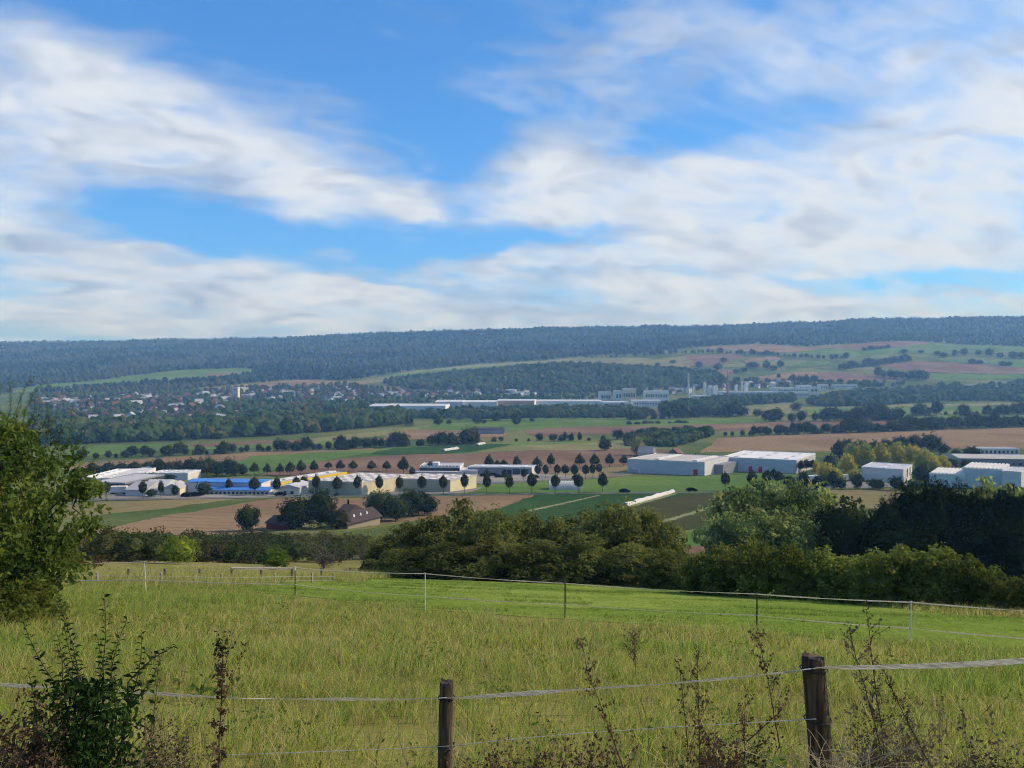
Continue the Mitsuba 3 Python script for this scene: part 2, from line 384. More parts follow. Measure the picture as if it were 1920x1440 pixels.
# the valley floor
FLOOR = [
    ('m_pale', [(820, 795), (700, 810), (490, 832), (520, 838), (640, 826), (760, 812)], 1),
    ('m_green', [(130, 845), (200, 835), (330, 832), (500, 830), (640, 826), (640, 834), (420, 842), (300, 846), (130, 858)], 1),
    ('m_plough', [(330, 834), (560, 824), (600, 826), (500, 832), (380, 838)], 2),
    ('m_tan', [(760, 806), (890, 808), (950, 812), (940, 820), (860, 822), (700, 826)], 2),
    ('m_green', [(780, 803), (830, 794), (1000, 790), (1280, 787), (1340, 785), (1440, 784), (1440, 792), (1280, 799), (1100, 800), (980, 806), (880, 808)], 1),
    ('m_green', [(740, 788), (800, 786), (1000, 789), (1280, 785), (1100, 784), (960, 782), (800, 781)], 2),
    ('m_plough', [(985, 806), (1100, 800), (1280, 798), (1440, 792), (1480, 790), (1690, 788), (1690, 798), (1500, 804), (1280, 810), (1000, 818)], 2),
    ('m_tan', [(1290, 800), (1440, 794), (1440, 799), (1300, 808)], 3),
    ('m_green', [(1680, 782), (1960, 775), (1960, 782), (1690, 787)], 2),
    ('m_pale', [(1340, 762), (1490, 753), (1500, 764), (1480, 776), (1400, 780), (1350, 778)], 1),
    ('m_pale', [(1500, 764), (1700, 758), (1960, 756), (1960, 772), (1690, 780), (1500, 778)], 1),
    ('m_green', [(1510, 768), (1680, 763), (1900, 762), (1900, 768), (1690, 775), (1520, 774)], 2),
    ('m_pale', [(1150, 764), (1270, 758), (1280, 774), (1180, 778)], 1),
    ('m_tan', [(125, 886), (125, 869), (480, 848), (700, 840), (700, 846), (470, 860), (300, 878)], 1),
    ('m_green', [(440, 882), (470, 856), (700, 843), (720, 842), (640, 859), (560, 873), (470, 891)], 2),
    ('m_green', [(690, 850), (730, 838), (890, 832), (1180, 826), (1190, 838), (1000, 844), (880, 850)], 1),
    ('m_crop', [(690, 852), (740, 841), (880, 833), (960, 833), (880, 848), (760, 853)], 2),
    ('m_pale', [(960, 836), (1180, 828), (1185, 842), (1000, 845), (880, 849)], 2),
    ('m_plough', [(560, 873), (640, 860), (760, 853), (880, 850), (1000, 845), (1190, 841), (1260, 846), (1240, 862), (1180, 884), (900, 892), (640, 892), (480, 892)], 1),
    ('m_dry', [(1040, 888), (1180, 872), (1215, 866), (1230, 872), (1180, 892), (1060, 898)], 3),
    ('m_tan', [(1320, 850), (1345, 822), (1500, 815), (1700, 809), (1960, 800), (1960, 845), (1700, 840), (1500, 850)], 1),
    ('m_rank', [(1280, 856), (1330, 848), (1500, 847), (1620, 846), (1600, 856), (1400, 862), (1290, 868)], 2),
    ('m_tan', [(640, 936), (700, 932), (1000, 927), (960, 944), (900, 962), (800, 975), (690, 985), (620, 965)], 1),
    ('m_straw', [(130, 972), (130, 945), (330, 937), (450, 933), (380, 946), (300, 957)], 1),
    ('m_rank', [(130, 985), (160, 968), (300, 955), (380, 944), (500, 930), (560, 931), (470, 941), (300, 968), (190, 992)], 2),
    ('m_tan', [(150, 1000), (300, 968), (470, 940), (560, 931), (640, 934), (630, 962), (540, 992), (440, 1002), (300, 1004)], 1),
    ('m_green', [(560, 935), (470, 931), (600, 928), (1000, 924), (1370, 920), (1370, 924), (1000, 928), (640, 933)], 3),
    ('m_green', [(870, 922), (900, 908), (1010, 902), (1090, 900), (1170, 896), (1360, 892), (1440, 886), (1490, 890), (1480, 910), (1370, 920), (1000, 924)], 2),
    ('m_crop', [(900, 968), (960, 945), (1005, 928), (1370, 923), (1365, 932), (1290, 948), (1180, 985), (1000, 1010)], 1),
    ('m_rust', [(1130, 975), (1180, 950), (1290, 926), (1372, 924), (1372, 940), (1350, 965), (1320, 990), (1230, 1000)], 2),
    ('m_lane', [(985, 958), (1120, 929), (1127, 929), (1000, 958)], 3),
    ('m_lane', [(1235, 978), (1355, 942), (1364, 943), (1250, 979)], 3),
    ('m_lane', [(1150, 953), (1268, 924), (1275, 925), (1172, 954)], 3),
    ('m_green', [(1270, 1025), (1290, 1000), (1330, 988), (1370, 982), (1380, 1020)], 2),
    ('m_plough', [(1240, 1040), (1280, 1020), (1380, 1018), (1420, 1045)], 1),
    ('m_straw', [(1540, 950), (1540, 919), (1670, 917), (1720, 930), (1700, 955)], 1),
    ('m_rank', [(590, 1000), (690, 992), (800, 975), (830, 985), (760, 1010), (640, 1015)], 2),
]
for _m, _c, _l in FAR:
    land('field', _c, _m, _l)
N_FAR = len(FIELDS)
for _m, _c, _l in FLOOR:
    land('field', _c, _m, _l)
for _k, _c in enumerate([[(120, 938), (330, 934), (600, 931), (1000, 925.5), (1370, 921.5), (1560, 917), (1560, 919), (1370, 923.5), (1000, 927.5), (600, 933), (330, 936.5), (120, 941)],
                        [(1462, 917), (1500, 905), (1560, 880), (1572, 881), (1516, 907), (1478, 918)],
                        [(900, 906), (1000, 901), (1100, 897), (1190, 885), (1190, 887), (1100, 899.5), (1000, 903.5), (900, 909)]]):
    land('road', _c, 'm_asphalt', 5)
for _c in [[(170, 936), (180, 918), (520, 915), (590, 928), (400, 934)], [(860, 908), (890, 893), (1010, 890), (1100, 893), (1090, 898), (1000, 901), (900, 906)], [(1500, 912), (1520, 893), (1620, 905), (1720, 905), (1720, 914), (1560, 915)], [(560, 931), (585, 918), (900, 915), (880, 925)]]:
    land('yard', _c, 'm_yard', 4)

# ------------------------------------------------------------------ far woods (masses that nobody could count)
far_leaf('m_forest', (.010, .023, .010), (.032, .052, .018), (.048, .05, .018), .004, .6, .08)
far_leaf('m_wood', (.018, .042, .013), (.05, .082, .024), (.075, .075, .026), .03, .6, .5)
far_leaf('m_townwood', (.018, .044, .014), (.048, .078, .024), (.075, .055, .026), .02, .66, .5)
BLOBS = {}


def blob(level, seed, cone=0.0, rough=.34):
    """A lumpy crown of unit height and unit width, open below."""
    key = (level, seed, cone, rough)
    if key not in BLOBS:
        m = trimesh.creation.icosphere(subdivisions=level, radius=1.0)
        v = np.array(m.vertices)
        n1 = meshkit.noise(v * 1.9 + seed * 7.3, seed) - .5
        n2 = meshkit.noise(v * 4.3 + seed * 3.1, seed + 50) - .5
        v = v * (1 + rough * 1.5 * n1 + rough * 1.1 * n2)[:, None]
        t = np.clip((v[:, 2] + 1) / 2, 0, 1.2)
        v[:, :2] *= (1 - cone * t)[:, None] * (1 + .15 * cone)
        v = v * [.5, .5, .5] + [0, 0, .5]
        f = np.array(m.faces)
        f = f[v[f].mean(1)[:, 2] > .12]
        u, inv = np.unique(f, return_inverse=True)
        BLOBS[key] = (v[u], inv.reshape(-1, 3))
    return BLOBS[key]


def mass(points, h, w, shapes, r):
    """One mesh of many crowns standing at the points."""
    out, pick = [], r.integers(0, len(shapes), len(points))
    for s in range(len(shapes)):
        v, f = shapes[s]
        i = np.nonzero(pick == s)[0]
        if not len(i):
            continue
        a = r.uniform(0, 2 * np.pi, len(i))
        ca, sa = np.cos(a)[:, None], np.sin(a)[:, None]
        x, y = v[None, :, 0] * ca - v[None, :, 1] * sa, v[None, :, 0] * sa + v[None, :, 1] * ca
        p = points[i]
        vs = np.stack([p[:, :1] + x * w[i, None], p[:, 1:2] + y * w[i, None] * r.uniform(.8, 1.2, (len(i), 1)), p[:, 2:] - .4 + v[None, :, 2] * h[i, None]], -1)
        fs = f[None] + (np.arange(len(i)) * len(v))[:, None, None]
        out.append((vs.reshape(-1, 3), fs.reshape(-1, 3)))
    return cat_mesh(out)


def on_ground(x, y):
    return np.stack([x, y, height(x, y)], -1)


def scatter(poly, gap, r):
    x0, y0, x1, y1 = poly.bounds
    gx, gy = np.meshgrid(np.arange(x0, x1, gap), np.arange(y0, y1, gap))
    g = np.stack([gx.ravel(), gy.ravel()], 1) + r.uniform(-.45, .45, (gx.size, 2)) * gap
    g = g[shapely.contains_xy(poly, g[:, 0], g[:, 1])]
    return on_ground(g[:, 0], g[:, 1])


def outside(p, polys):
    keep = np.ones(len(p), bool)
    for q in polys:
        keep &= ~shapely.contains_xy(q, p[:, 0], p[:, 1])
    return p[keep]


_r = np.random.default_rng(3)
EDGE = np.array([(-80, 738), (100, 738), (330, 734), (450, 720), (560, 712), (660, 713), (760, 696), (900, 682), (1100, 668), (1200, 664), (1300, 652), (1420, 645), (1510, 650), (1650, 641), (1720, 640), (1760, 643), (1920, 650), (2000, 652)])
_e = survey(EDGE[:, 0], EDGE[:, 1])
_eb = _e[:, 0] / _e[:, 1]
pts = []
Y = 1380.0
while Y < 3950:
    gap = 13 + (Y - 1400) / 2400 * 9.5
    x = np.arange(-.74 * Y, .74 * Y, gap)
    x = x + _r.uniform(-.45, .45, len(x)) * gap
    y = Y + _r.uniform(-.45, .45, len(x)) * gap
    keep = y > np.interp(x / y, _eb, _e[:, 1])
    pts.append(np.stack([x[keep], y[keep]], 1))
    Y += gap * 1.05
pts = np.vstack(pts)
pts = outside(on_ground(pts[:, 0], pts[:, 1]), [q.union(shapely.affinity.translate(q, 0, -45)) for q in FIELDS[:N_FAR]])
_h = _r.normal(15, 2.6, len(pts)).clip(9, 24) * np.interp(pts[:, 1], [1500, 2100], [.6, 1]) * (.75 + .5 * meshkit.noise(np.c_[pts[:, :2] / 160, np.zeros(len(pts))], 4))
_w = _h * _r.uniform(.6, .95, len(pts)) * (1 + .25 * (pts[:, 1] > 2800))
put('forest', mass(pts, _h, _w, [blob(1, s, c) for s, c in ((1, .1), (2, .3), (3, .15), (4, .5), (31, .2), (32, .4), (33, .1))], _r), 'm_forest', True)
tag('forest', 'bluish mixed forest covering the long far ridge', 'forest', kind='stuff')

# wooded knoll
gx, gy = np.meshgrid(np.arange(-330, 480, 8.5), np.arange(1580, 1990, 8.5))
g = np.stack([gx.ravel(), gy.ravel()], 1) + _r.uniform(-4, 4, (gx.size, 2))
b = 38 * np.exp(-.5 * (((g[:, 0] - 115) / 185) ** 2 + ((g[:, 1] - 1790) / 105) ** 2))
g = on_ground(*g[b > 3 + 4 * _r.random(len(b))].T)
_h = _r.normal(12.5, 2.5, len(g)).clip(7, 18)
put('knoll_wood', mass(g, _h, _h * _r.uniform(.7, 1.1, len(g)), [blob(1, s, .1, .42) for s in range(5, 12)], _r), 'm_wood', False)
tag('knoll_wood', 'dark green wood covering the low knoll behind the white factory', 'wood', kind='stuff')

BUILT = []          # footprints that trees keep clear of


def px_poly(c):
    p = survey([q[0] for q in c], [q[1] for q in c])
    return Polygon(p[:, :2]).buffer(0)


WOODS = [
    ('woodland', 'm_townwood', 'trees between the houses of the far town on the left', [(60, 740), (330, 738), (450, 728), (640, 720), (740, 733), (850, 742), (760, 752), (690, 760), (690, 778), (640, 790), (500, 800), (300, 806), (60, 812)], 11.5, 8.0, .42),
    ('woodland', 'm_wood', 'thick belt of trees along the near edge of the far town', [(60, 806), (300, 800), (500, 794), (620, 780), (700, 777), (780, 779), (760, 795), (700, 803), (560, 815), (400, 824), (240, 830), (60, 836)], 9.5, 10.5, 0),
    ('woodland', 'm_wood', 'belt of dark round trees in front of the long white factory', [(700, 780), (800, 772), (900, 768), (1130, 766), (1215, 770), (1230, 779), (1180, 784), (900, 786), (780, 786)], 8.5, 7, 0),
    ('woodland', 'm_townwood', 'trees between the white factory and the knoll', [(690, 748), (850, 744), (1100, 741), (1240, 732), (1290, 736), (1130, 747), (1000, 754), (690, 757)], 11, 7, .45),
    ('woodland', 'm_wood', 'clumps of trees in front of the chimneys of the works', [(1235, 768), (1290, 757), (1400, 750), (1490, 748), (1490, 755), (1390, 762), (1340, 778), (1250, 781)], 10.5, 11, .1),
    ('woodland', 'm_wood', 'wide wood on the valley floor to the right of the works', [(1512, 758), (1560, 742), (1700, 733), (1960, 722), (1960, 754), (1800, 752), (1700, 757), (1640, 762), (1540, 764)], 11.5, 11.5, .12),
    ('woodland', 'm_wood', 'low dense plantation behind the grey blue halls', [(1165, 838), (1210, 816), (1300, 812), (1340, 815), (1305, 828), (1270, 838)], 6, 6.5, 0),
    ('woodland', 'm_townwood', 'scattered trees at the foot of the far fields above the works', [(1260, 722), (1400, 712), (1560, 720), (1700, 716), (1700, 726), (1460, 728), (1280, 734)], 15, 9, .4),
]
WOOD_PTS = []


def plant_woods():
    for name, m, text, ring, gap, h, miss in WOODS:
        p = scatter(px_poly(ring), gap, _r)
        p = p[_r.random(len(p)) > miss]
        p = outside(p, BUILT)
        hh = _r.normal(h, h * .2, len(p)).clip(h * .5, h * 1.6)
        k = numbered(name)
        put(k, mass(p, hh, hh * _r.uniform(.75, 1.25, len(p)), [blob(1 if gap > 9 and h < 10 or h > 11 else 2, s, .05 * (s % 4), .4) for s in range(10, 20)], _r), m, False)
        tag(k, text, 'wood', kind='stuff')

# ------------------------------------------------------------------ buildings
for _k, _c in dict(white_sheet=(.58, .59, .60), grey_sheet=(.46, .49, .53), blue_sheet=(.40, .45, .53), dark_panel=(.035, .04, .05), cream_sheet=(.60, .55, .36), olive_sheet=(.36, .37, .27), bright_blue=(.05, .2, .55),
                   yellow_band=(.66, .47, .02), red_door=(.42, .03, .04), window_dark=(.03, .04, .055), roof_light=(.43, .44, .455), roof_grey=(.36, .36, .38), roof_tan=(.42, .39, .36), roof_red=(.15, .065, .048), roof_brown=(.062, .045, .044),
                   render_white=(.56, .55, .52), render_cream=(.58, .5, .37), render_ochre=(.5, .33, .2), barn_wall=(.27, .235, .17), barn_red=(.16, .03, .035), brick=(.3, .13, .08), concrete=(.45, .44, .42), fleece=(.5, .5, .485),
                   mid_grey=(.2, .21, .24), roof_white=(.62, .62, .61), pale_cyan=(.42, .54, .6), tyre=(.02, .02, .02)).items():
    flat('m_' + _k, _c)
scene['m_car_dark'] = {'type': 'principled', 'base_color': rgb(.02, .022, .026), 'roughness': .25, 'clearcoat': .8}
scene['m_car_white'] = {'type': 'principled', 'base_color': rgb(.7, .7, .7), 'roughness': .25, 'clearcoat': .8}
scene['m_car_grey'] = {'type': 'principled', 'base_color': rgb(.2, .21, .22), 'roughness': .25, 'clearcoat': .8}
scene['m_car_glass'] = {'type': 'principled', 'base_color': rgb(.02, .025, .03), 'roughness': .08}


class Frame:
    """A place with its own axes: u along the front (to the left as seen from the road), v to the back, w up."""

    def __init__(self, o, u, v):
        self.o, self.u, self.v = np.asarray(o, float), np.asarray(u, float), np.asarray(v, float)

    def at(self, p):
        p = np.asarray(p, float)
        return self.o + p[..., :1] * self.u + p[..., 1:2] * self.v + p[..., 2:] * np.array([0, 0, 1.0])

    def box(self, u0, u1, v0, v1, w0, w1):
        v = np.array([[u0, v0, w0], [u1, v0, w0], [u1, v1, w0], [u0, v1, w0], [u0, v0, w1], [u1, v0, w1], [u1, v1, w1], [u0, v1, w1]], float)
        f = np.array([[0, 1, 2, 3], [4, 7, 6, 5], [0, 4, 5, 1], [1, 5, 6, 2], [2, 6, 7, 3], [3, 7, 4, 0]])
        return self.at(v), np.vstack([f[:, [0, 1, 2]], f[:, [0, 2, 3]]])

    def prism(self, prof, a0, a1, along='v'):
        """A profile (across, up) drawn out along v (or along u)."""
        n = len(prof)
        v = []
        for a in (a0, a1):
            v += [[q[0], a, q[1]] if along == 'v' else [a, q[0], q[1]] for q in prof]
        f = [[k, (k + 1) % n, n + (k + 1) % n] for k in range(n)] + [[k, n + (k + 1) % n, n + k] for k in range(n)]
        f += [[0, k + 1, k] for k in range(1, n - 1)] + [[n, n + k, n + k + 1] for k in range(1, n - 1)]
        return self.at(np.array(v, float)), np.array(f)


def frame_from(A, B, C=None, depth=None):
    """Front-left and front-right corner as seen in the photograph, and the far end of the side wall -> frame at the front-right corner, width, depth."""
    a, b = survey([A[0], B[0]], [A[1], B[1]])
    f = math.atan2(*(a - b)[1::-1])
    u = np.array([math.cos(f), math.sin(f), 0])
    v = np.array([math.cos(f - math.pi / 2), math.sin(f - math.pi / 2), 0])

    def reach(px, axis):        # how far along the axis until the sight line of photo column px
        k = (px - 960) / FOCAL
        return (k * b[1] - b[0]) / (axis[0] - k * axis[1])
    w = reach(A[0], u)
    if C is not None:       # side wall: sight line of its far end and how much farther it lies
        c = np.array([(C[0] - 960) / FOCAL * (b[1] + C[1]), b[1] + C[1], 0])
        v = c - b * [1, 1, 0]
        depth = float(np.linalg.norm(v))
        v = v / depth
    o = np.array([b[0], b[1], min(a[2], b[2]) - .2])
    BUILT.append(Polygon([o[:2], (o + w * u)[:2], (o + w * u + depth * v)[:2], (o + depth * v)[:2]]).buffer(3))
    return Frame(o, u, v), w, depth


def part(parent, name, mesh, m, smooth=False):
    if isinstance(mesh, list):
        mesh = cat_mesh(mesh)
    k = numbered(f'{parent}__{name}')
    put(k, mesh, m, smooth)
    return k


def thing(name, label, cat, group=None):
    k = numbered(name)
    return tag(k, label, cat, group)


def hall(name, label, A, B, C, h, wall, side, roof, depth=None, bay=5.5, pitch=.0, gable='v', lights=0, trim='m_white_sheet', doors=(), windows=(), light_m='m_roof_white', cat='building', overhang=.25, panels=True, flipped=False):
    """A hall: cladding panels on the two faces seen from the hill, roof, roof lights, doors and windows."""
    t = thing(name, label, cat)
    F, w, d = frame_from(A, B, C, depth)
    if h < 0:
        h = -h / FOCAL * F.o[1]
    rise = pitch * (w if gable == 'v' else d) / 2
    wl = part(t, 'wall', F.box(.04, w - .04, .04, d - .04, -2, h - .02), side)
    if panels:
        n = max(int(round(w / bay)), 1)
        for k in range(n):
            part(wl, 'panel', F.box(w * k / n + .05, w * (k + 1) / n - .05, -.04, .05, -1.5, h - .03), wall)
        n = max(int(round(d / bay)), 1)
        for k in range(n):
            part(wl, 'panel', F.box(-.04, .05, d * k / n + .05, d * (k + 1) / n - .05, -1.5, h - .03), side)
    if pitch:
        if gable == 'v':
            prof = [(-overhang, h), (w / 2, h + rise), (w + overhang, h), (w + overhang, h + .25), (w / 2, h + rise + .25), (-overhang, h + .25)]
            rf = part(t, 'roof', F.prism(prof, -overhang, d + overhang), roof)
            part(t, 'gable', F.prism([(0.02, h - .03), (w - .02, h - .03), (w / 2, h + rise - .02)], .02, .3), wall)
        else:
            prof = [(-overhang, h), (d / 2, h + rise), (d + overhang, h), (d + overhang, h + .25), (d / 2, h + rise + .25), (-overhang, h + .25)]
            rf = part(t, 'roof', F.prism(prof, -overhang, w + overhang, 'u'), roof)
            part(t, 'gable', F.prism([(0.02, h - .03), (d - .02, h - .03), (d / 2, h + rise - .02)], .02, .3, 'u'), side)
    else:
        rf = part(t, 'roof', F.box(-.1, w + .1, -.1, d + .1, h, h + .18), roof)
        part(t, 'trim', [F.box(-.14, w + .14, -.14, .1, h - .25, h + .42), F.box(-.141, .1, .103, d + .14, h - .25, h + .42), F.box(w - .1, w + .141, .103, d + .14, h - .25, h + .42), F.box(.103, w - .103, d - .1, d + .14, h - .25, h + .42)], trim)
    for k in range(lights):
        if pitch:
            break
        q = rng.random(4)
        cols = max(int(math.sqrt(lights * w / max(d, 1))), 1)
        rows = max(lights // cols, 1)
        cu, cv = (k % cols + .5) / cols * w, (k // cols % rows + .5) / rows * d
        lu, lv = .6 + .5 * q[0], min(d / rows * .25, 1.6 + 1.2 * q[1])
        part(rf, 'skylight', F.box(cu - lu, cu + lu, cv - lv, cv + lv, h + .17, h + .42), light_m)
    for u0, u1, w0, w1, m in doors:
        part(t, 'door', F.box(u0 * w, u1 * w, -.14, .03, w0, w1), m)
    for face, n, a0, a1, w0, w1, fill in windows:
        for k in range(n):
            L = w if face == 'f' else d
            c0 = (a0 + (a1 - a0) * (k + .5) / n) * L
            hw = (a1 - a0) * L / n * fill / 2
            wn = F.box(c0 - hw, c0 + hw, -.1, .03, w0, w1) if face == 'f' else F.box(-.1, .03, c0 - hw, c0 + hw, w0, w1)
            part(t, 'window', wn, 'm_window_dark')
    return t, F, w, d, h


# the two grey-blue halls and their neighbours (right of centre)
t, F, w, d, h = hall('storage_hall', 'long blue grey hall with flat tan roof, white end wall and one red door', (1177, 886.5), (1321, 892), (1370, 25), -27, 'm_blue_sheet', 'm_white_sheet', 'm_roof_tan', lights=0, doors=[(.085, .14, .6, 3.6, 'm_red_door')])
for a in (.13, .62):
    part(t + '__roof', 'skylight', F.box(w * a, w * a + 2.2, d * .1, d * .9, h + .17, h + .8), 'm_roof_white')
part(t, 'pipe', tube(F.at(np.array([[w * .935, -.6, 2.6], [w * .86, -1.2, 2.7], [w * .825, -1.3, 2.5], [w * .82, -1.3, -.5]])), .32), 'm_white_sheet', 40)
part(t, 'canopy', F.box(-4.5, 0, d * .35, d * .98, -1, 5.2), 'm_mid_grey')
hall('storage_hall', 'long blue grey hall with white roof and two red doors', (1353, 883), (1493, 888), (1530, 32), -27, 'm_blue_sheet', 'm_concrete', 'm_roof_white', lights=10, doors=[(.575, .625, .5, 3.4, 'm_red_door'), (.445, .495, .5, 3.4, 'm_red_door')], light_m='m_concrete')
hall('white_hall', 'single white hall with low white roof beside the yellow trees', (1617, 901), (1693, 905), (1712, 18), -26, 'm_white_sheet', 'm_render_white', 'm_roof_light', lights=2, windows=[('s', 2, .3, .9, 2.0, 6.5, .35)])
t, F, w, d, h = hall('works_hall', 'low pale blue hall with ribbed roof, left end of the right edge group', (1745, 912.5), (1807, 915), (1822, 18), -25, 'm_pale_cyan', 'm_white_sheet', 'm_roof_light', lights=0)
for k in range(9):
    part(t + '__roof', 'roof_rib', F.box(w * (k + .2) / 9, w * (k + .75) / 9, .4, d - .4, h + .17, h + .75), 'm_roof_white')
t, F, w, d, h = hall('works_hall', 'tall pale blue hall with ribbed roof in the middle of the right edge group', (1807, 914), (1880, 917), (1895, 18), -37, 'm_pale_cyan', 'm_white_sheet', 'm_roof_light')
for k in range(10):
    part(t + '__roof', 'roof_rib', F.box(w * (k + .2) / 10, w * (k + .75) / 10, .4, d - .4, h + .17, h + .75), 'm_roof_white')
hall('works_hall', 'front pale blue hall with lit white end wall cut by the right edge', (1881, 919), (1914, 920.5), (1935, 14), -36, 'm_pale_cyan', 'm_render_white', 'm_roof_light', lights=4)
hall('office_block', 'long low grey roofed building behind the halls at the right edge', (1800, 874), (1990, 877), None, 4.5, 'm_mid_grey', 'm_concrete', 'm_roof_tan', depth=22, pitch=.12, gable='u', windows=[('f', 14, .02, .98, 1.2, 2.6, .5)])
hall('office_block', 'small white building with a window row and white gable at the far right', (1836, 853), (1912, 853), None, 4.2, 'm_render_white', 'm_render_white', 'm_roof_grey', depth=10, windows=[('f', 9, .03, .95, 1.2, 3.2, .55)])

# the office and the grey works in the centre
t, F, w, d, h = hall('office_building', 'flat two storey office building with dark window bands and a white upper frame', (786, 889), (862, 889), None, -14, 'm_dark_panel', 'm_concrete', 'm_roof_grey', depth=16, windows=[('f', 11, .02, .98, 2.6, 4.6, .7)], trim='m_white_sheet')
part(t, 'lower_wall', F.box(-1.5, w + 2, -3.5, -.15, -1.5, 2.0), 'm_concrete')
part(t, 'roof_house', F.box(w * .55, w * .7, 3, 8, h + .17, h + 1.9), 'm_white_sheet')
part(t, 'stair_tower', F.box(-9, -.2, -2.5, 8, -1.5, h * .72), 'm_render_white')
hall('grey_works', 'long grey blue works building with white roof edge and a pale right end', (877, 889), (997, 890), (1010, 9), -14, 'm_mid_grey', 'm_render_white', 'm_roof_light', windows=[('f', 3, .02, .42, .4, 2.6, .55), ('f', 2, .05, .3, .4, 3.0, .9)], trim='m_white_sheet', lights=3)
# the two yellow halls
hall('yellow_hall', 'wide flat hall with olive front, bright yellow side wall and many roof lights', (577, 926.5), (678, 929), (768, 22), -26, 'm_olive_sheet', 'm_cream_sheet', 'm_roof_tan', lights=32, light_m='m_roof_white', trim='m_concrete', bay=4.2)
hall('yellow_hall', 'smaller flat hall with olive front and yellow side wall, right of the wide one', (735, 921), (844, 922.5), (893, 15), -24, 'm_olive_sheet', 'm_cream_sheet', 'm_roof_tan', lights=18, light_m='m_roof_white', trim='m_concrete', bay=4.2)
# the blue roofed works on the left
t, F, w, d, h = hall('blue_roof_works', 'long works building with a bright blue sloping roof', (350, 925), (490, 926), None, -22, 'm_blue_sheet', 'm_render_white', 'm_bright_blue', depth=9, pitch=.12, gable='u')
lt = part(t, 'lean_to', F.prism([(-4, 2.3), (-.12, 3.0), (-.12, 3.2), (-4.3, 2.45)], -w * .17, w * .68, 'u'), 'm_bright_blue')
part(t, 'annex_wall', F.box(-w * .165, w * .675, -3.8, -.15, -2, 2.28), 'm_grey_sheet')
for k in range(14):
    part(t, 'window', F.box(w * (-.14 + k * .056), w * (-.14 + k * .056) + .9, -3.92, -3.7, .7, 1.7), 'm_window_dark')

hall('white_workshop', 'white gabled workshop below the yellow edged hall', (520, 927.5), (562, 928), None, -14, 'm_render_white', 'm_render_white', 'm_roof_light', depth=12, pitch=.25, windows=[('f', 2, .2, .8, .6, 1.7, .5)], doors=[(.45, .6, -.5, 2.2, 'm_grey_sheet')])
t, F, w, d, h = hall('yellow_edged_hall', 'very long low hall with grey roof and a yellow fascia', (495, 916), (526, 918), (648, 32), -14, 'm_white_sheet', 'm_mid_grey', 'm_roof_grey', lights=0, trim='m_roof_light', panels=False)
part(t, 'fascia', F.box(-.5, -.15, -.2, d + .2, h - 1.1, h + .55), 'm_yellow_band')
for k in range(6):
    part(t + '__roof', 'skylight', F.box(w * .55, w * .7, d * (k + .15) / 6, d * (k + .85) / 6, h + .17, h + .7), 'm_roof_white')
hall('grey_workshop', 'low grey workshop with a pale shed roof at the left of the white gables', (233, 930.5), (273, 931), None, -12.5, 'm_grey_sheet', 'm_grey_sheet', 'm_roof_grey', depth=14, pitch=.3, gable='u')
hall('gable_hall', 'white gable fronted hall with grey roof, left of the blue roofed works', (306, 928), (337, 929), (350, 10), -14, 'm_render_white', 'm_render_cream', 'm_roof_grey', pitch=.45)
hall('long_shed', 'long pale shed with white roof line behind the gable fronted hall', (262, 928), (306, 928), None, -12, 'm_grey_sheet', 'm_render_white', 'm_roof_light', depth=16, pitch=.3, gable='u')
hall('dark_hall', 'dark blue black hall at the left end of the works', (172, 920), (234, 921), None, -16, 'm_dark_panel', 'm_dark_panel', 'm_roof_grey', depth=26, trim='m_mid_grey')
hall('factory_roofs', 'stepped grey and white factory behind the dark hall', (180, 908), (262, 906), None, -11, 'm_grey_sheet', 'm_white_sheet', 'm_roof_light', depth=40, lights=14)
hall('factory_roofs', 'pale factory with a tall white right end wall behind the gables', (277, 900), (352, 900), (375, 11), -13, 'm_grey_sheet', 'm_render_white', 'm_roof_light', lights=12)
hall('flat_warehouse', 'low white roofed warehouse at the far left among the works', (150, 908), (178, 908), None, -12, 'm_grey_sheet', 'm_white_sheet', 'm_roof_white', depth=30, lights=6)
# farm buildings at the foot of the slope
t, F, w, d, h = hall('barn', 'barn with a brown roof, three small white vents and an earth coloured long wall', (618, 987), (652, 992), (712, 10.5), -15, 'm_barn_wall', 'm_barn_wall', 'm_roof_brown', pitch=.42, panels=False, overhang=.5)
for k in range(3):
    part(t + '__roof', 'vent', F.prism([(w * .19, h + .8), (w * .19 + .5, h + .8), (w * .19 + .25, h + 1.75)], d * (.28 + .2 * k), d * (.28 + .2 * k) + .5), 'm_white_sheet')
hall('shed', 'brown roofed shed behind the barn', (632, 968), (655, 969), None, 1.3, 'm_barn_wall', 'm_barn_wall', 'm_roof_brown', depth=7, pitch=.5, gable='u', panels=False)
t, F, w, d, h = hall('red_barn', 'low dark red barn half hidden by round trees', (497, 992), (535, 994), None, 1.7, 'm_barn_red', 'm_barn_red', 'm_roof_brown', depth=6.5, pitch=.4, gable='u', panels=False)
part(t, 'chimney', F.box(w * .5, w * .5 + .5, 3.5, 4.0, h + .5, h + 2.8), 'm_concrete')

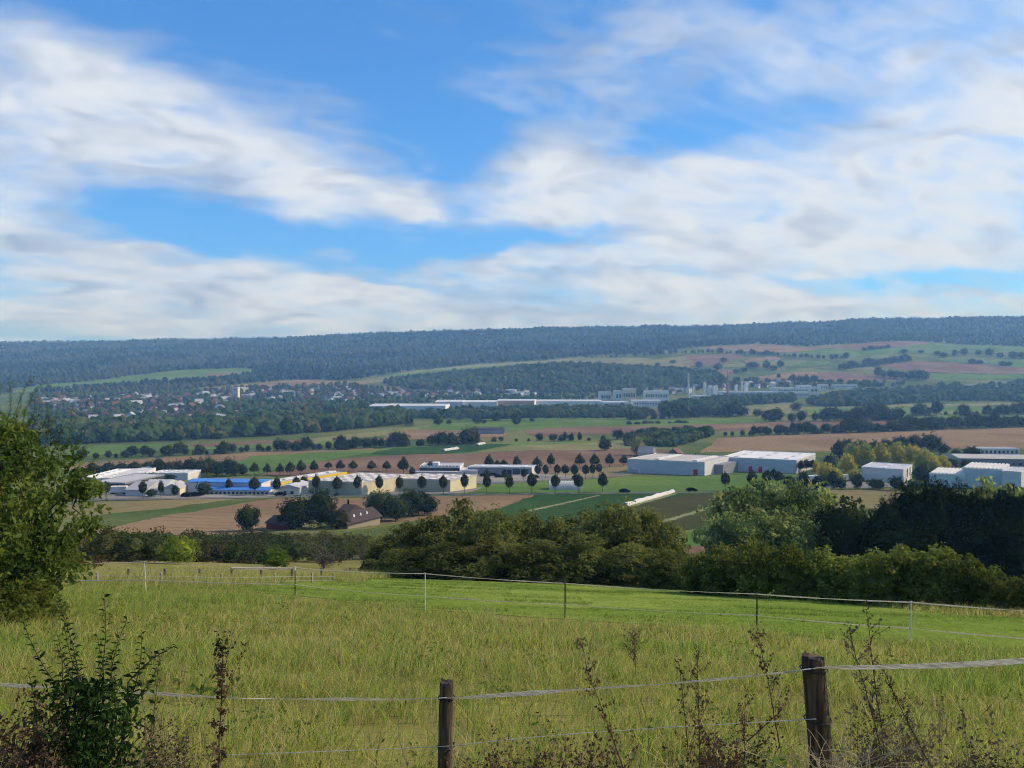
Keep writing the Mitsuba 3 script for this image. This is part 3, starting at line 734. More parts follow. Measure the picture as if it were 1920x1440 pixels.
# tunnels of fleece on the fields, the plastic greenhouse
def tunnel(name, label, cat, a, b, width, high, m, hoops=0):
    t = thing(name, label, cat)
    p, q = survey([a[0], b[0]], [a[1], b[1]])
    v = (q - p) / np.linalg.norm(q - p)
    u = np.array([v[1], -v[0], 0])
    F = Frame(p, u, np.r_[v[:2], 0] / np.linalg.norm(v[:2]))
    L = float(np.linalg.norm((q - p)[:2]))
    prof = [(-width / 2 * math.cos(k * math.pi / 10), high * math.sin(k * math.pi / 10) ** .8) for k in range(11)]
    n = 14
    vs, fs = [], []
    for k in range(n + 1):
        s = 1 + (0 if hoops else .12 * math.sin(k * 2.3) + .06 * math.sin(k * 5.1))
        x = L * k / n
        g = float(height(*(F.at(np.array([[0, x, 0]]))[0][:2]))) - p[2]
        vs += [[c * s, x, g - .15 + e * s] for c, e in prof]
    for k in range(n):
        for j in range(10):
            fs.append([k * 11 + j, k * 11 + j + 1, (k + 1) * 11 + j + 1, (k + 1) * 11 + j])
    fs = np.array(fs)
    fs = np.vstack([fs[:, [0, 1, 2]], fs[:, [0, 2, 3]], [[0, j, j + 1] for j in range(1, 10)], [[n * 11, n * 11 + j + 1, n * 11 + j] for j in range(1, 10)]])
    part(t, 'cover', (F.at(np.array(vs)), fs), m, 50)
    for k in range(hoops):
        x = L * k / (hoops - 1)
        part(t, 'hoop', tube(F.at(np.array([[c * 1.15, x, e * 1.14 - .1] for c, e in prof])), .05, 4), 'm_roof_grey')
    part(t, 'end_flap', F.prism([(c * .8, e * .8) for c, e in prof], -.12, .0), 'm_mid_grey')
    return t


tunnel('fleece_roll', 'long white fleece roll lying across the dark green crop', 'crop cover', (1172, 949), (1261, 923.5), 2.0, 1.35, 'm_fleece')
tunnel('fleece_roll', 'white fleece roll on the distant dark green field', 'crop cover', (831, 846), (857, 842), 3.4, 1.7, 'm_fleece')
tunnel('fleece_roll', 'short white fleece roll at the top corner of the distant green field', 'crop cover', (894, 835), (907, 832.5), 3.2, 1.6, 'm_fleece')
tunnel('greenhouse', 'white plastic greenhouse tunnel behind the row of street trees', 'greenhouse', (1030, 917), (1089, 917.5), 8, 3.6, 'm_fleece', 12)
hall('long_barn', 'long dark green barn alone on the distant fields', (888, 814.5), (946, 814), None, 5.0, 'm_dark_panel', 'm_mid_grey', 'm_dark_panel', depth=14, pitch=.15, gable='u', panels=False)
hall('house', 'house with an orange red roof behind the blue grey hall', (1253, 855), (1272, 856), None, 1.8, 'm_render_white', 'm_render_white', 'm_roof_red', depth=8, pitch=.9, panels=False)
hall('house', 'dark roofed barn beside the pale tall tree behind the blue grey hall', (1195, 856), (1222, 857), None, 2.2, 'm_render_cream', 'm_render_cream', 'm_mid_grey', depth=12, pitch=.7, gable='u', panels=False)

# the long white factory in the distance and the chemical works
for a, b, y0, h, dep, wl, text in [
        (690, 770, 774, 9.5, 70, 'm_white_sheet', 'left end of the long white factory with a pale flat roof'), (745, 835, 777, 11.5, 60, 'm_white_sheet', 'front white hall of the long factory, beside its left end'),
        (815, 868, 771, 13.5, 70, 'm_grey_sheet', 'grey white middle hall of the long factory'), (866, 932, 770, 12.5, 70, 'm_white_sheet', 'white hall right of the middle of the long factory'),
        (930, 1002, 768, 13.5, 60, 'm_render_ochre', 'part of the long factory with a tan stripe in its wall'), (1000, 1130, 764, 10, 60, 'm_white_sheet', 'low right wing of the long white factory')]:
    hall('factory_hall', text, (a, y0), (b, y0), None, h, wl, 'm_white_sheet', 'm_roof_light', depth=dep, bay=14, lights=6, light_m='m_concrete', trim='m_roof_white')
for a, b, y0, h, dep, m, text in [
        (1126, 1146, 756, 20, 20, 'm_render_white', 'small white tower block at the left of the white works'), (1154, 1166, 757, 23, 16, 'm_grey_sheet', 'slim pale grey block between the white works buildings'),
        (1167, 1193, 757, 26, 22, 'm_render_cream', 'cream white block of the works, tallest of its row'), (1130, 1180, 765, 9, 40, 'm_grey_sheet', 'low grey white hall in front of the white works blocks'),
        (1186, 1240, 764, 11, 30, 'm_white_sheet', 'low white hall with a jagged roof front of the works'), (1208, 1254, 754, 20, 25, 'm_white_sheet', 'broad white block right of the cream works block'),
        (1300, 1330, 751, 9, 30, 'm_concrete', 'low concrete building at the foot of the chimneys'), (1350, 1460, 744, 10, 30, 'm_grey_sheet', 'long pale hall right of the chimneys'),
        (1456, 1520, 737, 10, 40, 'm_render_white', 'white hall at the right end of the works'), (1498, 1522, 735, 14, 20, 'm_white_sheet', 'white roofed block standing above the right end of the works'),
        (1520, 1534, 741, 17, 14, 'm_render_white', 'small bright white tower at the right end of the works'), (1538, 1553, 734, 15, 16, 'm_render_white', 'white block apart from the right end of the works'),
        (1566, 1608, 729, 9, 20, 'm_white_sheet', 'low white shed farthest right of the works'), (1490, 1516, 746, 11, 20, 'm_render_cream', 'cream building below the small bright tower'),
        (1802, 1848, 730, 9, 25, 'm_white_sheet', 'low pale warehouse roof in the far wood at right'), (1864, 1894, 732, 8, 22, 'm_render_cream', 'low cream warehouse in the far wood near the right edge'),
        (1330, 1345, 741, 18, 14, 'm_concrete', 'concrete block between the two tall chimneys')]:
    hall('works_building', text, (a, y0), (b, y0), None, h, m, 'm_render_white', 'm_roof_light', depth=dep, bay=12, trim='m_roof_white', windows=[('f', max(int((b - a) / 5), 2), .05, .95, h * .45, h * .72, .6)])


def chimney(label, px, y0, top, r0, r1, m):
    t = thing('chimney', label, 'chimney')
    p = survey(np.array([px]), np.array([y0]))[0]
    z = top_z(top, p[1])
    zz = np.linspace(p[2] - 1, z, 9)
    part(t, 'shaft', tube(np.c_[np.full(9, p[0]), np.full(9, p[1]), zz], np.linspace(r0, r1, 9), 14), m, 40)
    part(t, 'cap', tube([[p[0], p[1], z - 1.5], [p[0], p[1], z + .2]], [r1 * 1.18, r1 * 1.18], 14), 'm_concrete', 40)
    part(t, 'ring', tube([[p[0], p[1], z * .5 + p[2] * .5], [p[0], p[1], z * .5 + p[2] * .5 + 1.2]], [(r0 + r1) / 2 * 1.12] * 2, 14), 'm_concrete', 40)


chimney('tall grey chimney, left one of the two at the works', 1290.5, 748, 700, 2.0, 1.3, 'm_concrete')
chimney('tall brick red chimney, right one of the two at the works', 1364.5, 744, 696, 2.3, 1.4, 'm_brick')
for px, y0, top, r, text in [(1321, 746, 718, 3.0, 'tallest white silo at the works'), (1331, 746, 723, 2.6, 'white silo right beside the tallest silo'), (1338, 746, 724, 2.4, 'third silo from the left at the works'), (1342.5, 747, 723, 2.0, 'slim silo right of the third silo'),
                             (1300, 747, 724, 1.6, 'slim white column beside the grey chimney'), (1391, 740, 716, 1.6, 'slim white column right of the brick chimney'), (1398, 741, 720, 3.4, 'round grey tank right of the brick chimney'), (1380, 742, 722, 3.0, 'round tank just right of the brick chimney')]:
    t = thing('silo', text, 'silo')
    p = survey(np.array([px]), np.array([y0]))[0]
    z = top_z(top, p[1])
    part(t, 'drum', tube([[p[0], p[1], p[2] - 1], [p[0], p[1], z]], [r, r], 16), 'm_white_sheet', 40)
    part(t, 'dome', tube([[p[0], p[1], z - .02], [p[0], p[1], z + .8], [p[0], p[1], z + 1.3]], [r * 1.03, r * .75, .2], 16), 'm_concrete', 40)
# apartment block
t = thing('apartment_block', 'pale apartment tower with dark window columns rising above the town', 'apartment block')
F, w, d = frame_from((434, 752), (446, 752), None, 14)
h = 24
part(t, 'wall', F.box(0, w, 0, d, -2, h), 'm_render_cream')
part(t, 'roof', F.box(-.3, w + .3, -.3, d + .3, h, h + .8), 'm_concrete')
for k in range(3):
    for j in range(7):
        part(t, 'window', F.box(w * (.12 + .3 * k), w * (.12 + .3 * k) + 1.8, -.1, .05, 2 + 3 * j, 3.6 + 3 * j), 'm_window_dark')

# houses of the town: six kinds, each with walls, roof and chimney
def house_kind(gid, wall, roof, L, B, h, p):
    F = Frame([0, 0, 0], [1, 0, 0], [0, 1, 0])
    rise = B * p
    g = {'type': 'shapegroup'}
    pent = [(-B / 2, -1.5), (B / 2, -1.5), (B / 2, h), (0, h + rise * .97), (-B / 2, h)]
    g['wall'] = mikit.ply(F.prism(pent, -L / 2, L / 2, 'u'), wall)
    g['roof'] = mikit.ply(F.prism([(-B / 2 - .5, h - .3), (0, h + rise), (B / 2 + .5, h - .3), (B / 2 + .5, h), (0, h + rise + .35), (-B / 2 - .5, h)], -L / 2 - .4, L / 2 + .4, 'u'), roof)
    g['chimney'] = mikit.ply(F.box(L * .2, L * .2 + .9, -.3, .6, h + rise * .6, h + rise + 1.2), 'm_brick')
    g['window'] = mikit.ply(cat_mesh([F.box(L * s - .6, L * s + .6, -B / 2 - .06, -B / 2 + .1, z, z + 1.4) for s in (-.28, 0, .28) for z in ((1.2, 4) if h > 5.4 else (1.2,))]), 'm_window_dark')
    scene[gid] = g


KINDS = [('white house with a red roof', 'm_render_white', 'm_roof_red', 11, 9.5, 5.6, .45), ('white house with a grey roof', 'm_render_white', 'm_roof_grey', 12, 9, 5.6, .42), ('cream house with a brown roof', 'm_render_cream', 'm_roof_brown', 12, 10, 5.8, .5),
         ('ochre house with a red roof', 'm_render_ochre', 'm_roof_red', 10, 9, 5.2, .5), ('white house with a brown roof', 'm_render_white', 'm_roof_brown', 10, 8.5, 6.2, .6), ('white flat roofed block', 'm_render_white', 'm_roof_light', 22, 11, 8.0, .1)]
for k, a in enumerate(KINDS):
    house_kind(f'house_kind_{k}', *a[1:])
REGIONS = [('in the upper left town', [(70, 752), (330, 740), (450, 734), (640, 726), (690, 738), (640, 752), (450, 758), (330, 772), (70, 775)], 145),
           ('in the lower left town', [(100, 775), (330, 768), (450, 764), (460, 785), (330, 798), (140, 790)], 34),
           ('below the wooded knoll', [(690, 742), (830, 733), (1010, 728), (1060, 732), (1040, 740), (990, 743), (850, 746), (700, 749)], 62),
           ('left of the white factory', [(620, 742), (740, 739), (770, 746), (690, 756), (610, 752)], 18),
           ('right of the knoll', [(1185, 733), (1260, 727), (1300, 730), (1290, 739), (1200, 740)], 22),
           ('behind the chimneys', [(1300, 726), (1480, 718), (1490, 724), (1310, 735)], 22)]
HOUSE_PTS = []
for text, ring, n in REGIONS:
    poly = px_poly(ring)
    x0, y0, x1, y1 = poly.bounds
    made = 0
    tries = 0
    while made < n and tries < 4000:
        tries += 1
        x, y = rng.uniform(x0, x1), rng.uniform(y0, y1)
        if not poly.contains(Point(x, y)) or any(math.hypot(x - a, y - b) < 13 for a, b in HOUSE_PTS) or any(q.contains(Point(x, y)) for q in BUILT):
            continue
        HOUSE_PTS.append((x, y))
        kind = int(rng.choice(6, p=[.14, .3, .14, .05, .3, .07]))
        key = numbered('house')
        tag(key, f'{KINDS[kind][0]} {text}', 'house', f'{KINDS[kind][0].replace("house", "houses", 1).replace("block", "blocks", 1)} {text}')
        z = float(height(x, y))
        scene[key] = {'type': 'instance', 'shapegroup': {'type': 'ref', 'id': f'house_kind_{kind}'}, 'to_world': T().translate([x, y, z]).rotate([0, 0, 1], float(rng.choice([-50, 40], p=[.75, .25]) + rng.normal(0, 18))).scale(float(rng.uniform(.75, 1.05)))}
        made += 1
ONES, TENS = 'first second third fourth fifth sixth seventh eighth ninth tenth eleventh twelfth thirteenth fourteenth fifteenth sixteenth seventeenth eighteenth nineteenth'.split(), 'twenty thirty forty fifty sixty seventy eighty ninety'.split()
ORD = ONES + [w for t in TENS for w in [t[:-1] + 'ieth'] + [t + '-' + o for o in ONES[:9]]]


def number_off(keys, xs):
    """Alike things told apart by their place from the left."""
    for n, i in enumerate(np.argsort(xs)):
        if len(keys) > 1 and n < len(ORD):
            labels[keys[i]]['label'] += f', {ORD[n]} from the left'


_by = {}
for key in [k for k in scene if k.startswith('house') and scene[k]['type'] == 'instance']:
    m = np.array(scene[key]['to_world'].matrix)
    _by.setdefault(labels[key]['group'], []).append((key, m[0, 3] / m[1, 3]))
for q in _by.values():
    number_off([a for a, _ in q], [b for _, b in q])
for a, b in HOUSE_PTS:
    BUILT.append(Polygon([(a - 5, b - 13), (a + 8, b - 13), (a + 7, b + 6), (a - 5, b + 6)]))
plant_woods()

# cars on the near road
def car_kind(gid, paint):
    F = Frame([0, 0, 0], [1, 0, 0], [0, 1, 0])
    g = {'type': 'shapegroup'}
    side = [(-2.1, .3), (2.1, .3), (2.15, .75), (1.3, .95), (.75, 1.38), (-.9, 1.42), (-1.7, 1.05), (-2.15, .9)]
    g['body'] = mikit.ply(F.prism(side, -.85, .85), paint, 30)
    g['window'] = mikit.ply(cat_mesh([F.prism([(1.15, .97), (.7, 1.3), (-.85, 1.34), (-1.5, 1.03)], s * .86 - .02, s * .86 + .02) for s in (-1, 1)]), 'm_car_glass')
    for k, (x, y) in enumerate([(-1.3, -.78), (1.3, -.78), (-1.3, .78), (1.3, .78)]):
        g['wheel' + (f'_{k:03d}' if k else '')] = mikit.ply(tube([[x, y - .1, .32], [x, y + .1, .32]], [.32, .32], 14), 'm_tyre', 40)
    scene[gid] = g


for k in ('dark', 'white', 'grey'):
    car_kind(f'car_kind_{k}', f'm_car_{k}')
for px, py, kind, turn, text in [(1171, 924.2, 'dark', 2, 'dark car driving on the near road, behind the street trees'), (1297, 922.2, 'dark', 2, 'dark car driving alone on the near road in front of the blue grey hall'),
                                 (350, 931.5, 'dark', 70, 'dark car parked first in the row by the white gables'), (358, 931.5, 'white', 70, 'white car parked second in the row by the white gables'), (366, 931, 'dark', 72, 'dark car parked third in the row by the white gables'), (374, 931, 'white', 70, 'white car parked last in the row by the white gables'),
                                 (908, 894, 'white', 30, 'white car parked in front of the grey works'), (924, 893, 'white', 10, 'white van like car nearest the grey works wall'), (526, 931, 'white', 5, 'white car parked by the white gabled workshop'), (1003, 897, 'grey', 5, 'grey car in front of the right end of the grey works'),
                                 (1530, 903, 'white', 10, 'white car parked between the round trees and the white hall'), (1446, 899, 'white', 20, 'white car parked behind the three egg shaped trees'), (1550, 897, 'dark', 12, 'dark car parked among the bushes left of the white hall'), (935, 896, 'dark', 5, 'dark car parked on the yard of the grey works'), (952, 895, 'grey', 8, 'grey car parked on the yard of the grey works'), (884, 896, 'white', 40, 'white car at the left end of the grey works yard'), (1590, 900, 'white', 15, 'white car parked near the left wall of the single white hall')]:
    key = thing('car', text, 'car')
    p = survey(np.array([px]), np.array([py]))[0]
    scene[key] = {'type': 'instance', 'shapegroup': {'type': 'ref', 'id': f'car_kind_{kind}'}, 'to_world': T().translate([p[0], p[1], p[2] + .2]).rotate([0, 0, 1], turn)}

# lorry trailer by the dark hall, containers between the bushes and the white hall
def trailer(label, px, py, L, h, turn, m):
    t = thing('trailer', label, 'trailer')
    p = survey(np.array([px]), np.array([py]))[0]
    c, s_ = math.cos(turn), math.sin(turn)
    F = Frame(p, [c, s_, 0], [-s_, c, 0])
    part(t, 'box', F.box(-L / 2, L / 2, -1.2, 1.2, .9, .9 + h), m)
    part(t, 'chassis', F.box(-L / 2 + .3, L / 2 - .3, -1.0, 1.0, .55, .88), 'm_dark_panel')
    for x in (-L * .38, -L * .27, L * .36):
        for y in (-1.05, 1.05):
            part(t, 'wheel', tube(F.at(np.array([[x, y - .12, .45], [x, y + .12, .45]])), [.45, .45], 12), 'm_tyre', 40)
    part(t, 'door', F.box(-L / 2 - .06, -L / 2, -1.1, 1.1, 1.0, .8 + h), 'm_concrete')


trailer('white box trailer parked before the dark hall at the left', 223, 927, 6.0, 2.3, .15, 'm_render_white')
trailer('white container trailer between the bushes and the white hall', 1575, 903, 7.0, 2.3, .1, 'm_white_sheet')
trailer('second white container behind the round bushes by the blue grey hall', 1524, 905, 5.0, 2.4, .2, 'm_white_sheet')

# ------------------------------------------------------------------ trees and shrubs
leafy('m_street', (.028, .034, .012), (.048, .056, .018), scale=.5, trans=.8)
leafy('m_hedge', (.020, .036, .013), (.046, .064, .02), (.066, .058, .022), .08, trans=.8)
leafy('m_olive', (.08, .095, .025), (.22, .24, .062), (.21, .18, .055), .5, .64, 1.1)
leafy('m_thicket', (.10, .13, .024), (.23, .285, .06), (.20, .21, .05), .45, .58, 1.1)
leafy('m_palegreen', (.08, .13, .04), (.36, .43, .14), (.42, .39, .11), .4, .6, 1.1)
leafy('m_gold', (.30, .30, .04), (.50, .41, .06), (.24, .32, .06), .12, .6, 1.1)
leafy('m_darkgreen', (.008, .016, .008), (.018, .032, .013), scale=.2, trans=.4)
leafy('m_orchard', (.038, .058, .018), (.075, .095, .03), (.075, .065, .026), .1, .6, .6)
leafy('m_willow', (.062, .072, .022), (.13, .125, .04), scale=.2, trans=.7)
leafy('m_fresh', (.12, .19, .02), (.27, .33, .045), scale=.25, trans=.9)
leafy('m_russet', (.09, .045, .018), (.14, .08, .026), (.07, .07, .02), .5, trans=.6)
leafy('m_bushleaf', (.055, .095, .018), (.17, .235, .05), (.17, .15, .045), 1.1, .64, .9)
flat('m_bark', (.06, .05, .038))
flat('m_greybark', (.11, .10, .085))


def leaves(c, size, r, up=.35, tall=1.5, out=None):
    """Small folded leaf faces (two triangles each) at the points c."""
    n = len(c)
    size = np.broadcast_to(size, (n,))[:, None]
    nrm = r.normal(size=(n, 3)) + [0, 0, up] + (0 if out is None else out * .8)
    nrm /= np.linalg.norm(nrm, axis=1, keepdims=True)
    a = np.cross(nrm, r.normal(size=(n, 3)))
    a /= np.linalg.norm(a, axis=1, keepdims=True) + 1e-9
    b = np.cross(nrm, a)
    fold = nrm * size * .18
    v = np.stack([c - a * size * tall * .5, c + b * size * .42 + fold, c + a * size * tall * .5, c - b * size * .42 + fold], 1).reshape(-1, 3)
    i = np.arange(n)[:, None] * 4
    return v, np.vstack([i + [0, 1, 2], i + [0, 2, 3]])


def limb(a, b, r0, r1, r, bend=.08, n=5, sides=5):
    t = np.linspace(0, 1, n)[:, None]
    p = np.asarray(a) * (1 - t) + np.asarray(b) * t
    L = np.linalg.norm(np.asarray(b) - a)
    p[1:-1] += r.normal(0, bend * L * .5, (n - 2, 3))
    return tube(p, np.linspace(r0, r1, n), sides)


PROF = {'egg': lambda t: np.sqrt(np.clip(1 - (2 * t - .95) ** 2 * 1.05, 0.01, 1)) * (1 - .22 * t), 'cone': lambda t: np.clip(np.where(t < .22, .72 + t * 1.27, 1 - ((t - .22) / .78) ** 1.5), .02, 1),
        'round': lambda t: np.sqrt(np.clip(1 - (2 * t - 1) ** 2, .02, 1)), 'dome': lambda t: np.sqrt(np.clip(1 - t ** 2.2, .03, 1)), 'slim': lambda t: np.clip(np.sin(np.pi * np.clip(t * .86 + .1, 0, 1)) ** .7, .05, 1),
        'spruce': lambda t: np.clip(1.02 - t, .02, 1) ** .85}


def crown(seed, prof, z0, K, n, rc, leaf, core=.8, gaps=0.0, droop=0.0, inner=(2, .22)):
    """Leaf clumps spread through the crown (unit height, unit width) round a darker inside."""
    r = np.random.default_rng(seed)
    t = (np.arange(K) + r.random(K)) / K
    a = np.arange(K) * 2.39996 + r.normal(0, .5, K)
    rad = PROF[prof](t) * .5 * np.where(r.random(K) < .75, r.uniform(.78, 1.02, K), r.uniform(.25, .7, K))
    c = np.stack([rad * np.cos(a), rad * np.sin(a), z0 + (1 - z0) * (t * .94 + .03)], 1)
    c += r.normal(0, rc * .25, c.shape)
    parts = []
    per = np.maximum((n / K * r.uniform(.5, 1.5, K) * (.35 + PROF[prof](t))).astype(int), 3)
    cc, size = np.repeat(c, per, 0), np.repeat(rc * r.uniform(.6, 1.35, K), per)[:, None]
    d = r.normal(size=cc.shape)
    d /= np.linalg.norm(d, axis=1, keepdims=True)
    p = cc + d * size * r.uniform(.3, 1, len(cc))[:, None] ** .6 * [1, 1, .75]
    p[:, 2] -= droop * r.random(len(p)) * np.hypot(p[:, 0], p[:, 1])
    p[:, 2] = np.clip(p[:, 2], .01, None)
    parts.append(leaves(p, leaf * r.uniform(.6, 1.35, len(p)), r, out=d))
    if core:
        m = trimesh.creation.icosphere(subdivisions=inner[0], radius=1.0)
        v = np.array(m.vertices)
        tt = (v[:, 2] + 1) / 2
        q = PROF[prof](np.clip(tt, .03, .97)) * .5 * core * (1 + inner[1] * 2 * (meshkit.noise(v * 2.2 + seed, seed) - .5) + inner[1] * 1.6 * (meshkit.noise(v * 5 + seed, seed + 1) - .5))
        h = np.hypot(v[:, 0], v[:, 1]) + 1e-6
        v = np.stack([v[:, 0] / h * q, v[:, 1] / h * q, z0 + (1 - z0) * (tt * core + (1 - core) * .5)], 1)
        parts.append((v, np.array(m.faces)))
    return cat_mesh(parts), c


def kind(gid, m, prof, z0, K, n, rc, leaf, variants=3, core=.8, bark='m_bark', trunk=.02, limbs=0, droop=0.0, seed=0, inner=(2, .22)):
    """Shape groups gid_0.. : crown and trunk with limbs, unit height."""
    for s in range(variants):
        mesh, c = crown(seed + s * 17 + 3, prof, z0, K, n, rc, leaf, core, droop=droop, inner=inner)
        r = np.random.default_rng(seed + s)
        wood = [limb([0, 0, -.04], [r.normal(0, .01), r.normal(0, .01), max(z0, .1) + .35 * (1 - z0)], trunk, trunk * .55, r, .04)]
        for k in range(limbs):
            e = c[r.integers(0, len(c))]
            z = r.uniform(.35, .9) * max(z0, .12) + .1 * r.random()
            wood.append(limb([0, 0, z], e, trunk * .5, trunk * .14, r, .18, 6))
        scene[f'{gid}_{s}'] = {'type': 'shapegroup', 'crown': mikit.ply(mesh, m), 'trunk': mikit.ply(cat_mesh(wood), bark, 40)}
    KINDS_N[gid] = variants


KINDS_N = {}


def plant(gid, name, p, h, w, label, cat='tree', group=None, sink=.1):
    s = rng.integers(0, KINDS_N[gid])
    key = thing(name, label, cat, group)
    scene[key] = {'type': 'instance', 'shapegroup': {'type': 'ref', 'id': f'{gid}_{s}'}, 'to_world': T().translate([float(p[0]), float(p[1]), float(p[2]) - sink]).rotate([0, 0, 1], float(rng.uniform(0, 360))).scale([float(w * rng.uniform(.95, 1.2)), float(w * rng.uniform(.95, 1.2)), float((h + sink) * rng.uniform(.95, 1.05))])}
    return key


def plant_px(gid, name, spec, label, cat='tree', group=None):
    """spec: rows of (x, y of the foot, height, width) in photo pixels; label may hold {} for its place from the left."""
    spec = sorted(spec, key=lambda q: q[0])
    P = survey(np.array([q[0] for q in spec], float), np.array([q[1] for q in spec], float))
    for k, (q, p) in enumerate(zip(spec, P)):
        s = p[1] / FOCAL
        plant(gid, name, p, q[2] * s, (q[3] if len(q) > 3 else q[2] * .8) * s, label.format(ORD[k]) if '{}' in label else label, cat, group)


def hedge(gids, name, line, gap, h, label, group, ratio=(.7, 1.2), cat='tree', miss=0.0):
    """Trees along a line given in photo pixels, a gap of so many metres, heights in metres."""
    p = survey(np.array([q[0] for q in line], float), np.array([q[1] for q in line], float))[:, :2]
    L = np.r_[0, np.cumsum(np.linalg.norm(np.diff(p, axis=0), axis=1))]
    s, keys = 0.0, []
    while s < L[-1]:
        x, y = np.interp(s, L, p[:, 0]), np.interp(s, L, p[:, 1])
        x, y = x + rng.normal(0, .8), y + rng.normal(0, 1.5)
        hh = float(np.clip(rng.normal(h[0], h[1]), h[0] * .45, h[0] * 1.7))
        if rng.random() > miss:
            keys.append((plant(gids[rng.integers(0, len(gids))], name, (x, y, float(height(x, y))), hh, hh * rng.uniform(*ratio), label, cat, group), x / y))
        s += gap * rng.uniform(.55, 1.45)
    number_off([k for k, _ in keys], [b for _, b in keys])


kind('k_egg', 'm_street', 'egg', .34, 60, 560, .085, .055, 4, .9, trunk=.036, seed=1)
kind('k_onion', 'm_street', 'cone', .28, 60, 560, .095, .06, 4, .9, trunk=.036, seed=5)
kind('k_round', 'm_hedge', 'round', .06, 40, 420, .15, .075, 5, .8, trunk=.018, seed=9)
kind('k_shrub', 'm_hedge', 'dome', .0, 34, 360, .17, .09, 4, .82, trunk=.018, seed=15)
kind('k_slim', 'm_hedge', 'slim', .08, 36, 300, .12, .07, 3, .8, trunk=.014, seed=21)
kind('k_spruce', 'm_darkgreen', 'spruce', .04, 60, 700, .07, .06, 2, .75, trunk=.014, droop=.25, seed=25)
kind('k_gold', 'm_gold', 'slim', .05, 46, 700, .15, .07, 3, .74, trunk=.014, seed=31)
kind('k_big', 'm_hedge', 'round', .05, 70, 1500, .13, .045, 3, .78, trunk=.02, limbs=6, seed=36)
kind('k_pale', 'm_palegreen', 'round', .03, 80, 3800, .14, .042, 3, .5, trunk=.016, limbs=10, seed=41, bark='m_greybark')
kind('k_thorn', 'm_olive', 'dome', .0, 95, 5200, .12, .034, 4, .55, trunk=.014, limbs=16, seed=47, inner=(3, .4))
kind('k_bushy', 'm_thicket', 'dome', .0, 80, 4200, .13, .040, 4, .52, trunk=.015, limbs=12, seed=53, inner=(3, .4))
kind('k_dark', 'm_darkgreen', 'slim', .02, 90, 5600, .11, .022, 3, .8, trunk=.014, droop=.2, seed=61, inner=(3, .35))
kind('k_orchard', 'm_orchard', 'round', .12, 34, 620, .15, .06, 3, .62, trunk=.02, limbs=5, seed=67)
kind('k_willow', 'm_willow', 'dome', .0, 60, 2600, .13, .035, 1, .7, trunk=.03, limbs=6, droop=.45, seed=71)
kind('k_fresh', 'm_fresh', 'slim', .04, 60, 2200, .13, .036, 1, .66, trunk=.016, limbs=6, seed=75)
kind('k_bare', 'm_olive', 'round', .2, 60, 900, .14, .024, 2, 0, trunk=.016, limbs=46, seed=79, bark='m_greybark')
kind('k_russet', 'm_russet', 'dome', .0, 50, 1800, .14, .04, 1, .6, trunk=.015, limbs=8, seed=83)

# street trees along the near road, the second row behind the works, the cluster by the car park
plant_px('k_egg', 'street_tree', [(x, y, 38, w) for x, y, w in [(593, 929, 18), (632, 929, 18), (671, 928.5, 19), (711, 928, 18), (749, 928, 17), (791, 927.5, 18), (831, 927, 17), (871, 927, 17), (913, 926.5, 17), (955, 926, 17), (997, 925.5, 18), (1041, 925.5, 18), (1085, 925, 18), (1130, 924, 20), (1360, 921, 18), (1410, 920, 20)]],
         'egg shaped dark tree on a thin trunk, {} from the left along the near road', group='street trees along the near road')
plant_px('k_egg', 'street_tree', [(199, 936, 34, 17), (268, 936, 34, 15), (302, 934, 32, 13), (429, 926, 28, 14), (477, 929, 34, 23), (519, 929, 36, 17), (556, 924, 32, 17), (570, 921, 28, 16)],
         'dark tree in front of the works at the left, {} from the left', group='street trees in front of the left works')
plant_px('k_round', 'tree', [(382, 928, 24, 26), (283, 932, 16, 18), (328, 930, 22, 11), (243, 912, 22, 18), (316, 905, 17, 26), (283, 902, 16, 20), (350, 897, 12, 16)], 'rounded tree among the roofs of the works at the left, {} from the left')
plant_px('k_onion', 'street_tree', [(x, y, h, w) for x, y, h, w in [(477, 891, 24, 18), (501, 891, 22, 16), (525, 891, 22, 16), (544, 892, 28, 20), (564, 891, 28, 19), (589, 888, 26, 18), (616, 880, 14, 15), (638, 884, 22, 17), (662, 884, 20, 16), (697, 884, 20, 18), (725, 884, 20, 16), (757, 889, 34, 20), (773, 893, 18, 12)]],
         'onion shaped dark tree in the row behind the yellow halls, {} from the left', group='street trees in the row behind the yellow halls')
plant_px('k_onion', 'street_tree', [(807, 886, 22, 18), (917, 880, 27, 20), (932, 880, 18, 14), (944, 880, 18, 20), (969, 880, 25, 18), (1007, 882, 26, 18), (1033, 878, 28, 18), (1087, 877, 26, 18), (1115, 878, 28, 20), (1143, 876, 26, 18), (1170, 874, 22, 16), (1195, 872, 20, 20), (1223, 869, 20, 18), (1249, 866, 18, 14), (1275, 865, 16, 12), (1304, 864, 14, 12)],
         'onion shaped dark tree in the row before the red ploughed field, {} from the left', group='street trees in the row before the red ploughed field')
plant_px('k_egg', 'street_tree', [(913, 904, 24, 12), (946, 904, 24, 12), (982, 902, 22, 12), (1008, 897, 26, 14), (1023, 897, 26, 13), (1045, 896, 26, 14), (1060, 896, 24, 15), (1077, 899, 28, 16), (1098, 898, 29, 15), (1111, 897, 30, 14), (1123, 894, 26, 12), (1080, 906, 18, 18)],
         'dark rounded tree by the car park of the grey works, {} from the left', group='trees by the car park of the grey works')
plant_px('k_egg', 'street_tree', [(1439, 912, 30, 20), (1451, 904, 26, 14), (1460, 913, 32, 20), (1502, 888, 24, 16), (1512, 886, 24, 16), (1524, 886, 24, 16)], 'dark egg shaped tree by the blue grey hall corner, {} from the left', group='trees at the corner of the blue grey hall')
